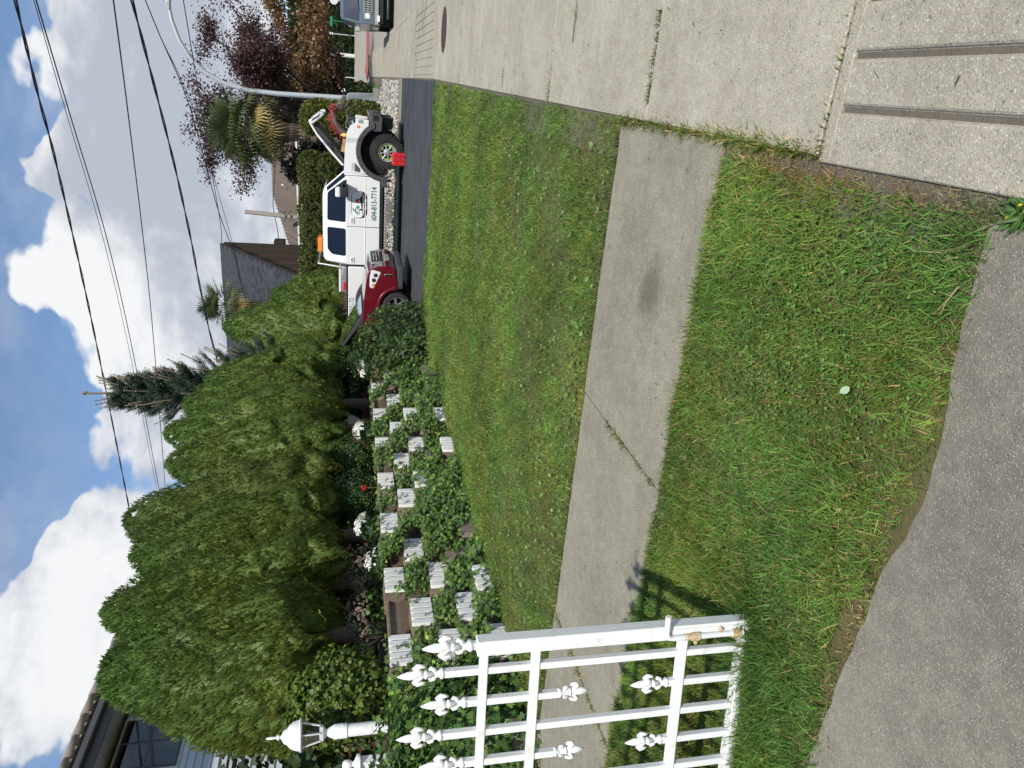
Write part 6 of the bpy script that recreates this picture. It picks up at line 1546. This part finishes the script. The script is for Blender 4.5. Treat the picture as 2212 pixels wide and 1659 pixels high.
MB().b2(Lx1 - .5, Lx1 + .25, yr + .1, yr + .9, 5.1, 5.7).build('beam_end', 'dark_beam', af, bevel=.04)
MB().b2(Lx0 + .3, Lx1 - .22, yr - .2, yr, 0, ridge_z - .1).build('back_wall', 'cedar_board', af)
MB().b2(Lx0 + .3, Lx1 - .22, ye + 1.3, yr, 0, 3.6).build('wall', 'cedar_board', af)
dm = MB().prism([(-2.6, 5.1), (-.4, 4.6), (-.4, 4.75), (-2.6, 5.75)], -2.2, -.6, 'x'); d_ = MB().prism([(-2.9, 4.3), (-.6, 4.3), (-.6, 5.9), (-2.2, 5.5)], -2.4, -.8, 'x').build('dormer', 'dark_beam', af)
th_ = thing('tiled_house', 'house with brown tiled hip roof and white fascia behind the hedge', 'house', (-9.0, 64, 0))
MB().b2(-6, 5.5, -3, 6, 0, 5.3).build('wall', 'plaster', th_)
e0, e1, zr_, ze = -6.6, 6.2, 7.95, 5.6
MB().add([(e0, -4, ze), (e1, -4, ze), (e1 - 4.6, 1.5, zr_), (e0 + 5.6, 1.5, zr_), (e1, 7, ze), (e0, 7, ze)], [(0, 1, 2, 3), (1, 4, 2), (0, 3, 5), (3, 2, 4, 5)]).build('roof', 'roof_tile', th_)
rl = th_.children[-1]
n = 60; stp = (e1 - e0) / n
for i in range(n):       # ribs of tile running up the slope facing the street
    x = e0 + (i + .5) * stp; top = min(1.0, (x - e0) / 5.6, (e1 - x) / 4.6)
    if top < .06: continue
    MB().tube([(x, -4.02, ze + .03), (x, -4 + 5.5 * top, ze + .03 + (zr_ - ze) * top)], .06, 6).build('tile_course', 'roof_tile', rl, 60)
MB().b2(e0, e1, -4.08, -4.0, ze - .12, ze + .0).build('gutter', 'white_fascia', th_); MB().b2(e0 + .1, e1 - .1, -3.98, -3.9, ze - .42, ze - .13).build('fascia', 'white_fascia', th_)
MB().b2(e0, e1, -4.0, 6.9, ze - .10, ze - .02).build('soffit', 'white_fascia', th_)
MB().tube([(.2, -1.0, 6.4), (.2, -1.0, 7.0)], .09, 8).build('vent_pipe', 'white_fascia', th_, 50)

# ------------------------------------------------------------------ far end of the street
def sign_post(name, label, x, y, z, h, panel, cat='sign', octo=False):
    t = thing(name, label, cat, (x, y, z)); MB().tube([(0, 0, 0), (0, 0, h)], .05, 8).build('post', 'sign_metal', t, 50)
    if octo: MB().prism(arc(0, h - .35, .5, R_(22.5), R_(337.5), 7), -.06, -.03, 'y').build('sign_plate', 'sign_metal', t)
    else: MB().b2(-panel / 2, panel / 2, -.09, -.05, h - .55, h).build('sign_plate', 'sign_metal', t)
    return t
t = thing('street_sign', 'back of a square metal street sign on a post at the far corner', 'sign', (-.2, 100, .58)); MB().tube([(0, 0, 0), (0, 0, 3.3)], .06, 8).build('post', 'sign_metal', t, 50)
MB().b2(-.42, .42, -.1, -.05, 2.85, 3.35).build('sign_plate', 'sign_metal', t); MB().b2(-.42, .42, -.1, -.05, 2.25, 2.75).build('sign_plate', 'sign_metal', t)
sign_post('stop_sign', 'grey back of an octagonal stop sign above the old SUV', 8.3, 100, .55, 3.2, .6, octo=True)
bo = thing('marker_post', 'white leaning marker post with green collar on the far verge', 'post', (-1.3, 90, .25)); MB().tube([(0, 0, 0), (-.35, 0, 2.5)], .20, 12).build('shaft', 'white_fascia', bo, 50); MB().tube([(-.05, 0, .35), (-.09, 0, .75)], .22, 12).build('collar', 'green_paint', bo, 50)
bo = thing('bollard', 'beige round utility bollard beside the far hedge', 'bollard', (2.5, 108, .85)); MB().tube([(0, 0, 0), (0, 0, 3.0)], [.26, .24], 12).build('shaft', 'plaster', bo, 50); MB().lathe([(.24, 3.0), (.18, 3.12), (.001, 3.18)], 12).build('cap', 'plaster', bo, 50)
gs = thing('street_name_sign', 'green street name sign on a thin green post', 'sign', (6.3, 104, .7)); MB().tube([(0, 0, 0), (0, 0, 4.0)], .05, 8).build('post', 'green_paint', gs, 50); MB().b2(-.7, .5, -.04, .04, 3.0, 3.3).build('name_plate', 'green_paint', gs)
sign_post('thin_post', 'thin white metal post leaning on the cross street', 4.9, 106, .8, 3.4, .3, 'post')
gc = thing('grey_car', 'small grey car on the cross street in the distance', 'car', (8.0, 106, .8))
MB().prism([(-2.1, .35), (2.1, .35), (2.15, .75), (1.1, .92), (.5, 1.42), (-1.1, 1.42), (-1.9, .95), (-2.15, .8)], -.85, .85, 'y').build('body', 'grey_car_paint', gc, bevel=.12, seg=3)
MB().prism([(-1.5, .95), (.95, .93), (.45, 1.36), (-1.05, 1.36)], -.86, .86, 'y').build('windows', 'dark_glass', gc)
for x in (-1.35, 1.35):
    for s in (-1, 1): MB().lathe([(.18, -.1), (.32, -.1), (.34, 0), (.32, .1), (.18, .1)], 18, (x, s * .78, .34), 'y').build('wheel', 'rubber', gc, 50)
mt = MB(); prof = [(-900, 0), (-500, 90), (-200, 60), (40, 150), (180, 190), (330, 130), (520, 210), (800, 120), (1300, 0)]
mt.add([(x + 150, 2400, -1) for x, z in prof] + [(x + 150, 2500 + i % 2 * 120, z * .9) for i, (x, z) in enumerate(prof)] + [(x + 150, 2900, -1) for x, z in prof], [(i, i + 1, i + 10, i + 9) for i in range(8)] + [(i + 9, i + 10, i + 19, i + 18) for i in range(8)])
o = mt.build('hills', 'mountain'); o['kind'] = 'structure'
